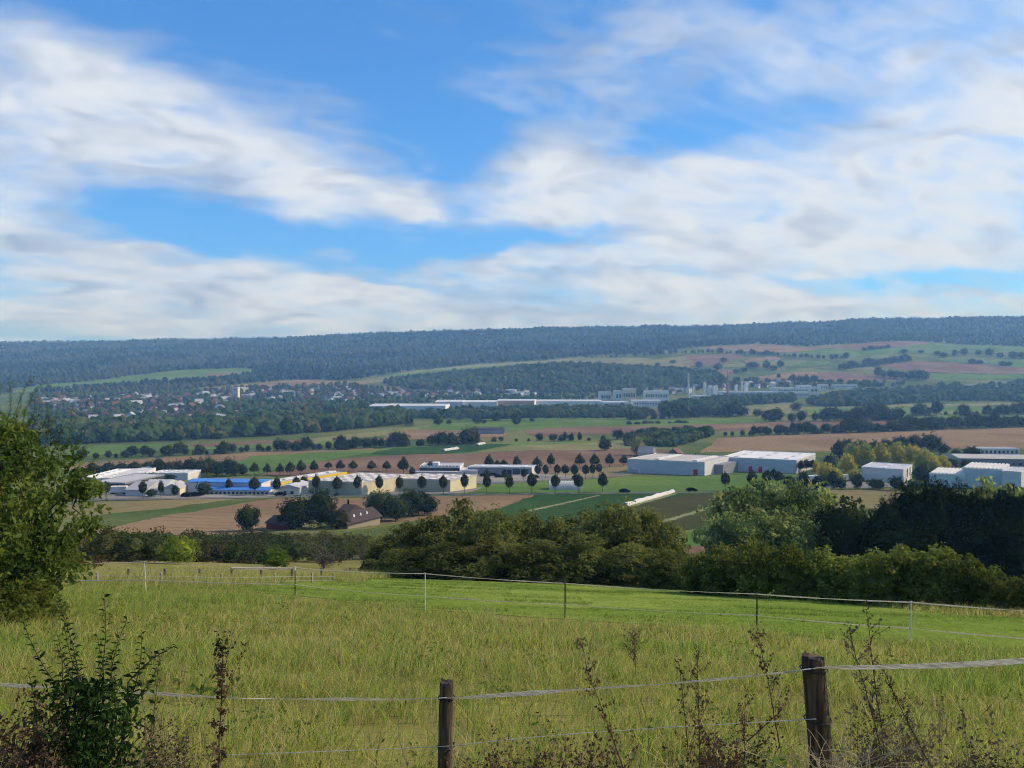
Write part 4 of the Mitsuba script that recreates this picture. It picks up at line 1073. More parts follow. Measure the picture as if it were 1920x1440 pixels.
plant_px('k_round', 'tree', [(1480, 916, 24, 22), (1508, 918, 36, 22), (1537, 919, 28, 34), (1562, 917, 36, 20), (1577, 918, 24, 18), (1608, 918, 34, 22), (1643, 918, 20, 30), (1681, 920, 28, 26), (1715, 917, 16, 18), (1848, 932, 22, 28), (1832, 934, 14, 22), (1875, 936, 12, 30), (1700, 926, 16, 16)], 'dark round bush in front of the white halls at the right, {} from the left', 'bush')
plant_px('k_gold', 'poplar', [(1600, 876, 48, 30), (1624, 876, 46, 30), (1652, 874, 44, 30), (1682, 873, 44, 32), (1708, 872, 40, 30), (1733, 884, 40, 30), (1752, 888, 36, 26), (1770, 884, 30, 24), (1590, 892, 40, 26), (1551, 902, 36, 30), (1530, 890, 26, 14), (1570, 912, 30, 26), (1600, 902, 22, 22)], 'yellowing tree in the grove behind the single white hall, {} from the left', group='yellow grove behind the white hall')
plant_px('k_round', 'tree', [(1576, 862, 36, 30), (1555, 884, 34, 26), (1590, 856, 34, 26), (1612, 852, 28, 26), (1640, 852, 26, 28), (1662, 850, 26, 26), (1690, 848, 30, 30), (1716, 847, 32, 30), (1745, 847, 34, 34), (1768, 852, 20, 22), (1792, 866, 24, 24), (1823, 864, 28, 30), (1785, 880, 20, 24), (1812, 880, 18, 22), (1725, 905, 36, 26), (1743, 908, 28, 24)],
         'dark green tree around the yellow grove, {} from the left', group='dark trees around the yellow grove')
plant_px('k_round', 'tree', [(x, y, h, w) for x, y, h, w in [(150, 893, 18, 22), (176, 893, 24, 26), (203, 893, 28, 26), (227, 893, 28, 26), (252, 892, 28, 26), (278, 890, 26, 22), (297, 891, 36, 26), (318, 889, 24, 22), (335, 888, 26, 22), (356, 890, 32, 28), (378, 892, 34, 28), (392, 890, 34, 24), (408, 895, 34, 24), (428, 892, 34, 28), (438, 893, 28, 26), (455, 892, 22, 18)]],
         'dark round tree in the thick row behind the left works, {} from the left', group='thick row of trees behind the left works')
# lone trees on the fields
plant_px('k_big', 'tree', [(1134, 845, 22, 24)], 'single dark tree alone on the pale field behind the red ploughed field')
plant_px('k_pale', 'tree', [(1196, 854, 34, 26)], 'tall pale grey green tree beside the dark roofed barn')
plant_px('k_big', 'tree', [(968, 798, 24, 16)], 'lone dark tree standing out on the bright green far field')
plant_px('k_spruce', 'conifer', [(763, 799, 30, 11), (771, 799, 28, 9)], 'dark pointed conifer at the edge of the far green field, {} from the left', 'conifer')
plant_px('k_round', 'tree', [(822, 797, 14, 17), (842, 796, 9, 11), (895, 795, 16, 18), (908, 794, 8, 10), (998, 791, 8, 10), (815, 786, 6, 10), (860, 788, 7, 12), (930, 789, 7, 16)], 'small round tree on the far green field before the white factory, {} from the left', group='small trees on the far green field')
plant_px('k_slim', 'tree', [(1059, 828, 19, 8), (1072, 827, 16, 7), (1087, 827, 17, 9), (1290, 819, 14, 8), (1311, 821, 19, 11), (1360, 818, 9, 8), (1373, 819, 11, 7), (1392, 819, 14, 9), (1409, 819, 13, 12)], 'slim tree in the sparse row across the middle of the valley, {} from the left', group='sparse row across the middle of the valley')
G = ['k_round', 'k_round', 'k_shrub', 'k_slim']
hedge(G, 'hedgerow_tree', [(126, 864), (240, 858), (330, 854), (400, 851), (520, 846), (640, 843)], 5.2, (6.2, 2.0), 'dark tree of the long hedgerow behind the left works', 'long hedgerow at the left')
hedge(G, 'hedgerow_tree', [(640, 843), (740, 838), (893, 832)], 5.6, (7.6, 2.2), 'dark tree of the hedgerow above the fleece rolls', 'hedgerow above the fleece rolls')
hedge(['k_shrub', 'k_round'], 'hedgerow_tree', [(925, 828), (1010, 827), (1100, 826), (1180, 823), (1290, 820)], 8, (5.2, 2.2), 'bush of the sparse hedgerow across the valley middle', 'sparse hedgerow in the middle', miss=.2, cat='bush')
hedge(G, 'hedgerow_tree', [(1415, 816), (1520, 814), (1678, 809)], 6.0, (9.0, 2.4), 'dark tree of the hedgerow above the large brown field', 'hedgerow above the brown field')
hedge(['k_round', 'k_round', 'k_shrub'], 'hedgerow_tree', [(1682, 808), (1800, 804), (1960, 800)], 6.0, (12.0, 2.2), 'dark tree of the tall hedgerow at the right edge', 'tall hedgerow at the right edge')
hedge(['k_round'], 'hedgerow_tree', [(1440, 791), (1462, 791), (1515, 791)], 13, (13, 3), 'large tree at the start of the second valley row', 'second tree row, left part')
hedge(['k_round', 'k_round', 'k_shrub'], 'hedgerow_tree', [(1530, 790), (1620, 790), (1690, 788)], 8.5, (14.5, 3), 'large tree of the dense second valley row', 'second tree row, dense part')
hedge(['k_round', 'k_shrub'], 'hedgerow_tree', [(1715, 779), (1780, 778), (1860, 778), (1950, 777)], 13, (11, 4), 'tree of the loose row on the pale meadows', 'loose row on the pale meadows')
hedge(['k_round', 'k_round', 'k_shrub'], 'hedgerow_tree', [(1270, 784), (1320, 782), (1400, 781)], 8, (14, 4), 'round tree of the clump below the chimneys', 'clump below the chimneys')
hedge(['k_round', 'k_shrub'], 'hedgerow_tree', [(1185, 787), (1240, 785), (1285, 784)], 9, (12, 3), 'dark tree between the bright green field and the works', 'trees before the works')
hedge(['k_shrub'], 'hedgerow_tree', [(1180, 796), (1230, 794), (1290, 793)], 9, (3.0, .6), 'low dark bush of the thin strip across the green far field', 'thin strip of bushes', (1.6, 2.6), 'bush')
plant_px('k_round', 'tree', [(1420, 781, 15, 17), (1493, 770, 16, 22), (1448, 791, 22, 18), (1810, 782, 14, 24), (1880, 778, 20, 28)], 'single round tree on the right valley meadows, {} from the left')
# far slope on the right
S = 'small far tree on the field slope at the upper right'
hedge(['k_round'], 'far_tree', [(1285, 663), (1330, 662), (1400, 665), (1465, 669), (1560, 673), (1590, 673)], 13, (13, 3), 'tree of the long row across the far slope', 'long row across the far slope')
hedge(['k_round'], 'far_tree', [(1575, 693), (1612, 689), (1650, 684), (1705, 677)], 12, (17, 4), 'tree of the slanting row on the far slope', 'slanting row on the far slope')
hedge(['k_round'], 'far_tree', [(1620, 658), (1668, 653)], 13, (11, 2), 'tree of the short row by the highest brown field', 'short row by the highest brown field')
hedge(['k_round'], 'far_tree', [(1645, 707), (1690, 711), (1735, 713)], 12, (22, 4), 'tree of the dark clump below the large brown far field', 'dark clump below the brown far field')
hedge(['k_round'], 'far_tree', [(1100, 671), (1150, 671), (1200, 668), (1285, 662)], 13, (12, 4), 'tree at the forest foot above the pale field strip', 'trees above the pale field strip', miss=.3)
plant_px('k_round', 'far_tree', [(1310, 690, 13, 15), (1346, 694, 14, 16), (1357, 679, 9, 12), (1410, 691, 14, 24), (1437, 693, 17, 14), (1450, 695, 10, 14), (1463, 689, 14, 14), (1380, 700, 9, 12), (1395, 698, 8, 12), (1460, 709, 9, 8), (1233, 686, 6, 10), (1262, 681, 6, 12)], 'dark round tree among the small far fields above the works, {} from the left', group='trees among the small far fields')
plant_px('k_round', 'far_tree', [(1487, 717, 16, 14), (1500, 720, 18, 14), (1512, 721, 19, 14), (1527, 718, 15, 14), (1540, 719, 9, 14), (1556, 719, 8, 12), (1575, 718, 8, 12)], 'far tree of the small group right of the works, {} from the left', group='small group right of the works')
plant_px('k_round', 'far_tree', [(1695, 663, 9, 14), (1727, 662, 6, 10), (1757, 666, 8, 12), (1770, 670, 10, 14), (1790, 668, 13, 12), (1808, 667, 14, 14), (1835, 666, 10, 12), (1855, 668, 15, 16), (1875, 671, 10, 14), (1900, 673, 15, 16), (1916, 673, 14, 16), (1822, 682, 10, 14), (1836, 682, 7, 14), (1880, 686, 9, 14), (1892, 686, 8, 12)], 'far tree on the green slope at the upper right, {} from the left', group='trees on the green far slope')

# the farm at the foot of the slope and the old orchard
plant_px('k_big', 'tree', [(465, 996, 50, 46)], 'dark brownish round tree left of the red barn')
plant_px('k_big', 'tree', [(557, 992, 60, 64)], 'broad round tree standing over the red barn')
plant_px('k_big', 'tree', [(601, 990, 72, 62)], 'tall dark tree between the round tree and the barn')
plant_px('k_big', 'tree', [(632, 992, 40, 40)], 'low dark tree touching the left end of the barn')
plant_px('k_big', 'tree', [(712, 976, 54, 52), (742, 977, 50, 50), (772, 968, 50, 56), (800, 966, 38, 40)], 'dark tree of the group right of the barn, {} from the left', group='tree group right of the barn')
plant_px('k_spruce', 'conifer', [(653, 962, 26, 14)], 'small dark conifer behind the barn', 'conifer')
orch = scatter(px_poly([(200, 1034), (330, 1027), (480, 1020), (620, 1022), (700, 1030), (700, 1052), (560, 1056), (330, 1056), (190, 1054)]), 3.9, np.random.default_rng(8))
for p in orch:
    hh = rng.uniform(2.3, 3.3)
    plant('k_orchard', 'orchard_tree', p, hh, hh * rng.uniform(.9, 1.2), 'small dull green tree of the dense old orchard at the left', 'tree', 'trees of the old orchard')


def near(gid, name, px, Y, top, wpx, label, cat='tree', group=None):
    p = stand(px, Y)
    return plant(gid, name, p, top_z(top, Y) - p[2], wpx * Y / FOCAL, label, cat, group, .2)


near('k_willow', 'willow', 200, 70, 986, 96, 'olive drooping willow at the left behind the meadow fence', 'willow')
near('k_willow', 'willow', 150, 72, 994, 66, 'second drooping willow, half behind the large bush at the left', 'willow')
near('k_fresh', 'tree', 331, 66, 1001, 58, 'bright yellow green tree behind the white fence post')
near('k_fresh', 'tree', 515, 65, 1026, 54, 'small fresh green tree standing alone behind the black fence post')
near('k_orchard', 'tree', 286, 69, 1010, 46, 'dull green tree just left of the bright yellow green tree')
near('k_orchard', 'tree', 248, 70, 1016, 44, 'dull green tree between the willow and the bright tree')
near('k_bare', 'tree', 605, 66, 992, 120, 'half bare grey branched tree right of the small fresh green tree')
near('k_bare', 'tree', 692, 74, 992, 80, 'half bare tree leaning at the left end of the thicket')
near('k_russet', 'bush', 140, 52, 1040, 82, 'reddish brown bush behind the fence beside the large bush', 'bush')
for k, (px, Y, top, w) in enumerate(sorted([(715, 62, 1008, 80), (760, 60, 985, 100), (810, 58, 966, 110), (865, 60, 948, 120), (925, 57, 956, 120), (985, 60, 964, 110), (1045, 58, 968, 110), (1100, 60, 958, 120), (1160, 58, 948, 120), (1215, 60, 955, 110), (1258, 57, 985, 80)])):
    near('k_thorn', 'thicket_shrub', px, Y, top, w, f'tall olive brown shrub, {ORD[k]} from the left along the back of the thicket', 'shrub', 'back row of the thicket')
for k, (px, Y, top, w) in enumerate(sorted([(740, 53, 1032, 100), (828, 52, 1020, 125), (918, 52, 1008, 130), (1008, 51, 1012, 130), (1095, 51, 1006, 125), (1180, 50, 1016, 125), (1250, 47, 1030, 100), (1292, 45, 1052, 76)])):
    near('k_thorn', 'thicket_shrub', px, Y, top, w, f'low spreading olive shrub, {ORD[k]} from the left along the front of the thicket', 'shrub', 'front row of the thicket')
for k, (px, Y, top, w) in enumerate([(1318, 41, 1040, 80), (1360, 40, 1022, 96), (1420, 39, 1016, 110), (1482, 38, 1018, 108), (1542, 37, 1030, 108), (1602, 36, 1048, 100), (1652, 35, 1042, 96), (1702, 35, 1026, 118), (1762, 34, 1030, 116), (1816, 33, 1050, 96), (1862, 32, 1070, 76), (1928, 31, 1082, 80)]):
    near('k_bushy', 'hedge_shrub', px, Y, top, w, f'yellow green leafy shrub, {ORD[k]} from the left in the hedge below the conifers', 'shrub', 'leafy hedge below the dark trees')
for k, (px, Y, top, w) in enumerate(sorted([(1382, 92, 914, 110), (1450, 95, 904, 125), (1520, 92, 906, 125), (1362, 86, 962, 90), (1432, 84, 962, 130), (1508, 84, 952, 130)])):
    near('k_pale', 'tree', px, Y, top, w, f'pale green wind blown tree, {ORD[k]} from the left of the light group', 'tree', 'light green tree group')
near('k_big', 'tree', 1590, 82, 932, 120, 'dark green tree with a rusty top between the light group and the dark trees')
near('k_big', 'tree', 1640, 80, 965, 90, 'dark tree tucked against the left side of the dark trees')
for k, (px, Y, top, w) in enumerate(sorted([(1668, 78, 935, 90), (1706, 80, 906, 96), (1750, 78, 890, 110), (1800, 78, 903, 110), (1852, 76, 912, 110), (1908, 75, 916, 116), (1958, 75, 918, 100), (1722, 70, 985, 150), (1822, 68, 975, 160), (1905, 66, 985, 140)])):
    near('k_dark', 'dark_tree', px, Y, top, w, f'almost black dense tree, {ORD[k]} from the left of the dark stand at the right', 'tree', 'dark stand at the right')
near('k_pale', 'tree', 1868, 86, 914, 120, 'light green crown showing above the dark stand near the right edge')
near('k_pale', 'tree', 1925, 88, 916, 110, 'light green crown above the dark stand, cut by the right edge')

# ------------------------------------------------------------------ the near meadow
def px_ring(c):
    return survey(np.array([q[0] for q in c], float), np.array([q[1] for q in c], float))[:, :2]


LOW_EDGE = [(340, 1100), (553, 1117), (797, 1144), (1060, 1161), (1420, 1186), (1705, 1209), (1990, 1238)]
MOWN = px_ring(LOW_EDGE + [(1990, 1166), (1700, 1141), (1500, 1118), (1280, 1099), (900, 1086), (760, 1084), (640, 1089), (400, 1094)])
sheet('meadow', MOWN, 'm_meadow', 2, label='bright green mown meadow beyond the tape fence')
scene['m_blade'] = {'type': 'principledthin', 'base_color': {'type': 'mesh_attribute', 'name': 'vertex_color'}, 'roughness': .5, 'diff_trans': 1.1, 'eta': 1.35}


def blades(n, side, h, w, r, palette, weights, seg=2, lean=(.05, .04), bend=.35, clump=0.0):
    """A square of grass on the slope: tapering, bent blades, each with its own colour."""
    x, y = r.uniform(-side / 2, side / 2, (2, n))
    if clump:
        k = max(int(n / 14), 1)
        cx, cy = r.uniform(-side / 2, side / 2, (2, k))
        i = r.integers(0, k, n)
        m = r.random(n) < clump
        x, y = np.where(m, cx[i] + r.normal(0, .035, n), x), np.where(m, cy[i] + r.normal(0, .035, n), y)
    base = np.stack([x, y, -.245 * y - .035 * x - .03], 1)
    L = np.clip(r.normal(h, h * .28, n), h * .35, h * 1.9)
    a = r.uniform(0, 2 * np.pi, n)
    face = np.stack([np.cos(a), np.sin(a), 0 * a], 1)
    d = r.normal(size=(n, 2)) * bend
    tip = np.stack([lean[0] * 3 + d[:, 0], lean[1] * 3 + d[:, 1]], 1) * L[:, None]
    ww = w * r.uniform(.6, 1.4, n)
    rows, cols = [], []
    col = np.array(palette)[r.choice(len(palette), n, p=weights)] * r.uniform(.75, 1.3, (n, 1))
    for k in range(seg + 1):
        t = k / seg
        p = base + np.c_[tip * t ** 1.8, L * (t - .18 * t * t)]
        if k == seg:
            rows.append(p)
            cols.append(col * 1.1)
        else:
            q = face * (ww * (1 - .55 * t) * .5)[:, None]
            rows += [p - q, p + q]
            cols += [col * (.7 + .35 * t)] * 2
    v = np.stack(rows, 1)
    c = np.stack(cols, 1)
    m = v.shape[1]
    f = []
    for k in range(seg - 1):
        o = 2 * k
        f += [[o, o + 1, o + 3], [o, o + 3, o + 2]]
    f.append([m - 3, m - 2, m - 1])
    f = np.array(f)[None] + (np.arange(n) * m)[:, None, None]
    return v.reshape(-1, 3), f.reshape(-1, 3), np.clip(c.reshape(-1, 3), 0, 1)


YG, GR, ST, DK, BR = (.39, .47, .072), (.20, .37, .055), (.60, .53, .22), (.07, .13, .03), (.32, .22, .095)


def join(*g):
    vs, fs, cs, at = [], [], [], 0
    for v, f, c in g:
        vs.append(v)
        fs.append(f + at)
        cs.append(c)
        at += len(v)
    return (np.vstack(vs), np.vstack(fs)), np.vstack(cs)


_g = np.random.default_rng(21)
GRASS = {}
for k in range(4):
    dry = k % 2
    wt = [.42, .36, .08, .13, .01] if not dry else [.40, .16, .28, .08, .08]
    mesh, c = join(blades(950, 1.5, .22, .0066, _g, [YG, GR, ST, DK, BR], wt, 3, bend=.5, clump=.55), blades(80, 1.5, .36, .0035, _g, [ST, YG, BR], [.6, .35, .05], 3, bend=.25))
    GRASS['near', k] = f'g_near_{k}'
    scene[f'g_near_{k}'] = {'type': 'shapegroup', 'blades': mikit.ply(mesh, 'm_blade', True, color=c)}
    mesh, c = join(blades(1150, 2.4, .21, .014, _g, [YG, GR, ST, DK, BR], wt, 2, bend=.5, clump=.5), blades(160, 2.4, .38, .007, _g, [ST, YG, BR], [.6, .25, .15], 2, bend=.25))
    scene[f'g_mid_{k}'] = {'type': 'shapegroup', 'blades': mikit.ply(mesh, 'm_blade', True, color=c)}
MG, MD = (.20, .30, .056), (.135, .205, .038)
for k in range(2):
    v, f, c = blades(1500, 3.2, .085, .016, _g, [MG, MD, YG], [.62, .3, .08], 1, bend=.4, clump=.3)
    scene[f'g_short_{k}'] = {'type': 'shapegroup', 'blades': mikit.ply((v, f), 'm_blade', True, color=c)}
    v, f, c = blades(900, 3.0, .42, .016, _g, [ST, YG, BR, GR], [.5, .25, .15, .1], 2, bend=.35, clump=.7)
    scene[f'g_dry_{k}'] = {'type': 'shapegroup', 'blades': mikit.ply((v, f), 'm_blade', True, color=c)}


def lay(name, gid, n, side, where, label, z=(.8, 1.25), pick=None):
    tag(name, label, 'grass', kind='stuff')
    k = 0
    x0, y0, x1, y1 = where.bounds
    for y in np.arange(y0, y1 + side, side * .9):
        for x in np.arange(x0, x1 + side, side * .9):
            if abs(x) > .74 * y + 2.5 or not where.intersects(Point(x, y).buffer(side * .35)):
                continue
            k += 1
            v = pick(x, y) if pick else _g.integers(0, n)
            scene[f'{name}__{k:03d}'] = {'type': 'instance', 'shapegroup': {'type': 'ref', 'id': f'{gid}_{v}'},
                                         'to_world': T().translate([float(x + _g.normal(0, .1)), float(y + _g.normal(0, .1)), float(height(x, y))]).scale([1, 1, float(_g.uniform(*z))])}
            if f'{gid}_{v}' not in used:
                used[f'{gid}_{v}'] = 0


def dryness(x, y):
    d = meshkit.fbm(np.array([[x * .16, y * .16, 2.0]]), 3, 6)[0] + .25 * _g.random() + (.12 if 14 < y < 24 and abs(x) < 7 else 0)
    return int(_g.integers(0, 2) * 2 + (d > .6))


MOWN_P = Polygon(MOWN).buffer(0)
LONG = Polygon(px_ring([(-160, 1440), (-160, 1118), (60, 1100), (340, 1101)] + [(x, y + 13) for x, y in LOW_EDGE[1:]] + [(2100, 1440)])).union(Polygon([(-4.8, 5.2), (4.8, 5.2), (5.6, 7), (-5.6, 7)])).buffer(.1)
lay('grass', 'g_near', 4, 1.5, LONG.intersection(Polygon([(-20, 4), (20, 4), (20, 11.5), (-20, 11.5)])), 'tall yellow green meadow grass by the fence posts', pick=dryness)
lay('meadow_grass', 'g_mid', 4, 2.4, LONG.intersection(Polygon([(-40, 11.5), (40, 11.5), (40, 60), (-40, 60)])), 'tall yellowing grass of the meadow before the tape fence', pick=dryness)
lay('short_grass', 'g_short', 2, 3.2, MOWN_P.intersection(Polygon([(-40, 10), (40, 10), (40, 48), (-40, 48)])), 'short fresh grass of the mown meadow')
leafy('m_herb', (.08, .15, .03), (.15, .23, .04), (.2, .17, .06), 3, .66, 1.0)
for k in range(3):
    q = np.r_[_g.normal(0, [.15, .15, 0], (40, 3)) + np.c_[np.zeros((40, 2)), _g.uniform(.04, .2, 40)]]
    scene[f'g_herb_{k}'] = {'type': 'shapegroup', 'leaves': mikit.ply(leaves(q, _g.uniform(.02, .045, len(q)), _g, .6, 1.9), 'm_herb')}
tag('meadow_herbs', 'low broad leaved herbs scattered in the meadow grass', 'herbs', kind='stuff')
for k in range(60):
    y = 5 + 15 * _g.random() ** 1.2
    x = _g.uniform(-.70, .70) * y
    if LONG.contains(Point(x, y)):
        scene[f'meadow_herbs__{k + 1:03d}'] = {'type': 'instance', 'shapegroup': {'type': 'ref', 'id': f'g_herb_{_g.integers(0, 3)}'}, 'to_world': T().translate([x, y, float(height(x, y))]).rotate([0, 0, 1], float(_g.uniform(0, 360))).scale(float(_g.uniform(.7, 1.3)))}
DRY = Polygon(px_ring([(60, 1096), (60, 1078), (300, 1076), (700, 1078), (690, 1086), (420, 1093), (340, 1100)])).buffer(.5)
VERGE = Polygon(px_ring([(1000, 1089), (1280, 1099), (1500, 1118), (1700, 1141), (1980, 1164), (1980, 1156), (1700, 1132), (1500, 1110), (1280, 1092)])).buffer(.4)
lay('dry_grass', 'g_dry', 2, 3.0, DRY, 'pale dry grass along the paddock fence at the left')
lay('verge_grass', 'g_dry', 2, 3.0, VERGE, 'pale dry grass along the foot of the hedge', z=(.6, 1.0))

# ------------------------------------------------------------------ fences
def wood_fn(p, n, uv):
    g = mikit.fbm(p.x * 60, p.y * 60, p.z * 3.5, 4)
    s = mikit.fbm(p.x * 9, p.y * 9, p.z * 2, 3)
    c = mikit.mix((.03, .022, .015), (.125, .095, .065), mikit.smoothstep(.3, .75, g))
    return mikit.mix(c, (.06, .06, .04), .4 * mikit.smoothstep(.5, .7, s))


scene['m_postwood'] = {'type': 'twosided', 'b': {'type': 'bumpmap', 't': mikit.proc(lambda p, n, uv: .006 * mikit.fbm(p.x * 60, p.y * 60, p.z * 3.5, 4)), 'scale': 1.0,
                                              'b': {'type': 'principled', 'base_color': mikit.proc(wood_fn), 'roughness': .85, 'specular': .2}}}


def tape_fn(p, n, uv):
    k = mikit.fbm(p.x * 30, p.y * 30, p.z * 300, 3)
    return mikit.mix((.48, .46, .41), (.80, .79, .75), mikit.smoothstep(.3, .6, k))


scene['m_tape'] = {'type': 'principledthin', 'base_color': mikit.proc(tape_fn), 'roughness': .6, 'diff_trans': .9, 'eta': 1.4}
flat('m_white_plastic', (.66, .67, .66), .5)
flat('m_black_plastic', (.018, .018, .02), .5)
flat('m_oldwood', (.15, .13, .10))
flat('m_greywood', (.30, .28, .25))


def spot(px, py, Y):
    return ray(px, py) * Y


def ribbon(points, width, thick, turns, r, n=90):
    """A woven tape: flat, slightly twisted and fluttering between its posts."""
    p = np.asarray(points, float)
    L = np.r_[0, np.cumsum(np.linalg.norm(np.diff(p, axis=0), axis=1))]
    s = np.linspace(0, L[-1], n)
    q = np.stack([PchipInterpolator(L, p[:, k])(s) for k in range(3)], 1)
    t = np.gradient(q, axis=0)
    t /= np.linalg.norm(t, axis=1, keepdims=True)
    up = np.array([0, 0, 1.0]) - t * t[:, 2:]
    up /= np.linalg.norm(up, axis=1, keepdims=True)
    sd = np.cross(t, up)
    a = np.interp(s, np.linspace(0, s[-1], len(turns)), turns)[:, None]
    w, h = up * np.cos(a) + sd * np.sin(a), -up * np.sin(a) + sd * np.cos(a)
    k = width / 2 * (1 + .12 * np.sin(s * 9 + 1)[:, None] + .1 * r.normal(size=(n, 1)) * 0)
    v = np.stack([q + w * k + h * thick, q + w * k - h * thick, q - w * k - h * thick, q - w * k + h * thick], 1).reshape(-1, 3)
    i, j = np.meshgrid(np.arange(n - 1), np.arange(4), indexing='ij')
    f = np.stack([i * 4 + j, i * 4 + (j + 1) % 4, (i + 1) * 4 + (j + 1) % 4, (i + 1) * 4 + j], -1).reshape(-1, 4)
    return v, np.vstack([f[:, [0, 1, 2]], f[:, [0, 2, 3]]])


def post_mesh(top, foot, r0, r1, seed, sides=22):
    """A rough round post with checks in its wood and a chamfered top."""
    t = np.r_[np.linspace(0, .985, 22), 1.0]
    p = np.asarray(foot)[None] * (1 - t[:, None]) + np.asarray(top)[None] * t[:, None]
    ang = np.arange(sides) * 2 * np.pi / sides
    rr = (r0 + (r1 - r0) * t)[:, None] * np.ones(sides)
    q = np.stack([np.cos(ang)[None] * 1.3 + 0 * rr, np.sin(ang)[None] * 1.3 + 0 * rr, t[:, None] * 3 + 0 * rr], -1)
    rr = rr * (1 + .16 * (meshkit.fbm(q + seed, 3, seed) - .5) + .10 * (meshkit.noise(q * [3.5, 3.5, .6] + seed, 3) - .5))
    rr[-1] *= .93
    v = np.stack([p[:, None, 0] + rr * np.cos(ang), p[:, None, 1] + rr * np.sin(ang), p[:, None, 2] + 0 * rr], -1)
    v[-1, :, 2] += .006 * np.random.default_rng(seed).normal(size=sides)
    n = len(t)
    i, j = np.meshgrid(np.arange(n - 1), np.arange(sides), indexing='ij')
    f = np.stack([i * sides + j, i * sides + (j + 1) % sides, (i + 1) * sides + (j + 1) % sides, (i + 1) * sides + j], -1).reshape(-1, 4)
    v = np.vstack([v.reshape(-1, 3), [np.asarray(top) + [0, 0, -.004]]])
    cap = [[(n - 1) * sides + k, (n - 1) * sides + (k + 1) % sides, len(v) - 1] for k in range(sides)]
    return v, np.vstack([f[:, [0, 1, 2]], f[:, [0, 2, 3]], cap])


t = thing('pasture_fence', 'old pasture fence with two rough wooden posts, white tape and a thin wire', 'fence')
Y1, Y2 = 5.3, 4.15
tp, ft = spot(837.5, 1277, Y1), spot(834, 1440, Y1)
ft = ft + (ft - tp) * .6
p1 = part(t, 'post', post_mesh(tp, ft, .054, .047, 3), 'm_postwood', 60)
labels[p1] = {'label': 'slimmer upright post'}
tp, ft = spot(1524, 1230, Y2), spot(1541, 1440, Y2)
ft = ft + (ft - tp) * 1.0
p2 = part(t, 'post', post_mesh(tp, ft, .066, .060, 8), 'm_postwood', 60)
labels[p2] = {'label': 'thicker leaning post with dark cracked wood'}
part(t, 'tape', ribbon([spot(-220, 1276, 6.6), spot(0, 1284, 6.2), spot(230, 1297, 5.9), spot(420, 1308, 5.7), spot(640, 1311, 5.45), spot(822, 1309, Y1 - .055), spot(838, 1308, Y1 - .06)], .034, .0012, [.2, 1.4, .3, 1.2, .5, 1.35, .6, 1.3], rng), 'm_tape')
part(t, 'tape', ribbon([spot(838, 1309, Y1 - .061), spot(853, 1308.5, Y1 - .05), spot(930, 1304, 5.15), spot(1100, 1292, 4.85), spot(1300, 1278, 4.5), spot(1440, 1264, 4.28), spot(1503, 1256, Y2 - .065), spot(1520, 1254, Y2 - .075)], .034, .0012, [1.2, .4, .25, 1.1, .9, 1.25, .8, 1.2, 1.35], rng), 'm_tape')
part(t, 'tape', ribbon([spot(1520, 1253.5, Y2 - .076), spot(1546, 1252, Y2 - .06), spot(1640, 1251, 3.98), spot(1760, 1248, 3.82), spot(1860, 1243, 3.7), spot(1990, 1232, 3.52)], .027, .0012, [1.2, .5, .3, .15, .3, .1, .4], rng), 'm_tape')
part(t, 'wire', tube([spot(412, 1416, 5.6), spot(640, 1408, 5.4), spot(834, 1399.5, Y1 - .062), spot(980, 1384, 5.05), spot(1100, 1374, 4.85), spot(1250, 1364, 4.6), spot(1530, 1348, Y2 - .075)], .0022, 6), 'm_tape')
for px, py, Y in ((837, 1308, Y1), (836, 1399, Y1), (1526, 1254, Y2), (1533, 1348, Y2)):
    c = spot(px, py, Y)
    rr = .056 if Y == Y1 else .068
    part(t, 'insulator', tube([c + [math.cos(a) * rr * 1.02, math.sin(a) * rr * 1.02, .002 * math.sin(3 * a)] for a in np.linspace(0, 2 * np.pi, 20)], .004, 5), 'm_black_plastic')

# movable tape fence across the meadow
t = thing('electric_fence', 'movable electric fence of thin white and black posts with two white tapes across the meadow', 'fence')
EF = [(40, 1108, 1057, 'm_white_plastic'), (274, 1110, 1052, 'm_white_plastic'), (553.5, 1117, 1063, 'm_black_plastic'), (797.5, 1146, 1074, 'm_white_plastic'), (1059.5, 1160, 1092, 'm_black_plastic'), (1419, 1181, 1112, 'm_black_plastic'), (1706, 1211, 1127, 'm_white_plastic'), (2040, 1242, 1150, 'm_white_plastic')]
tops, lows = [], []
for k, (px, py, top, m) in enumerate(EF):
    g = survey(np.array([px]), np.array([py]))[0]
    z1 = top_z(top, g[1])
    lean = -.05 if k == 1 else (.02 if k == 6 else 0)
    up = np.array([g[0] + lean, g[1], z1])
    pk = part(t, 'post', tube([g - [0, 0, .2], g * .5 + up * .5, up], [.02, .019, .018] if 'black' in m else [.015, .014, .013], 8), m)
    labels[pk] = {'label': 'white plastic post' if 'white' in m else 'thin black post'}
    if m == 'm_black_plastic':
        part(t, 'clip', tube([g * .12 + up * .88, up + [0, 0, .01]], [.02, .02], 8), 'm_white_plastic' if k == 2 else 'm_black_plastic')
    tops.append(up - [0, .016, .02])
    lows.append(g + (up - g) * .40 - [0, .016, 0])
for pts_ in (tops, lows):
    for a, b in zip(pts_[:-1], pts_[1:]):
        u = np.linspace(0, 1, 7)[:, None]
        q = a * (1 - u) + b * u - np.array([0, 0, 1]) * (np.linalg.norm(b - a) * .006 * 4 * u * (1 - u))
        part(t, 'tape', ribbon(q, .032, .0015, list(rng.uniform(.3, 1.1, 5)), rng, 24), 'm_tape')

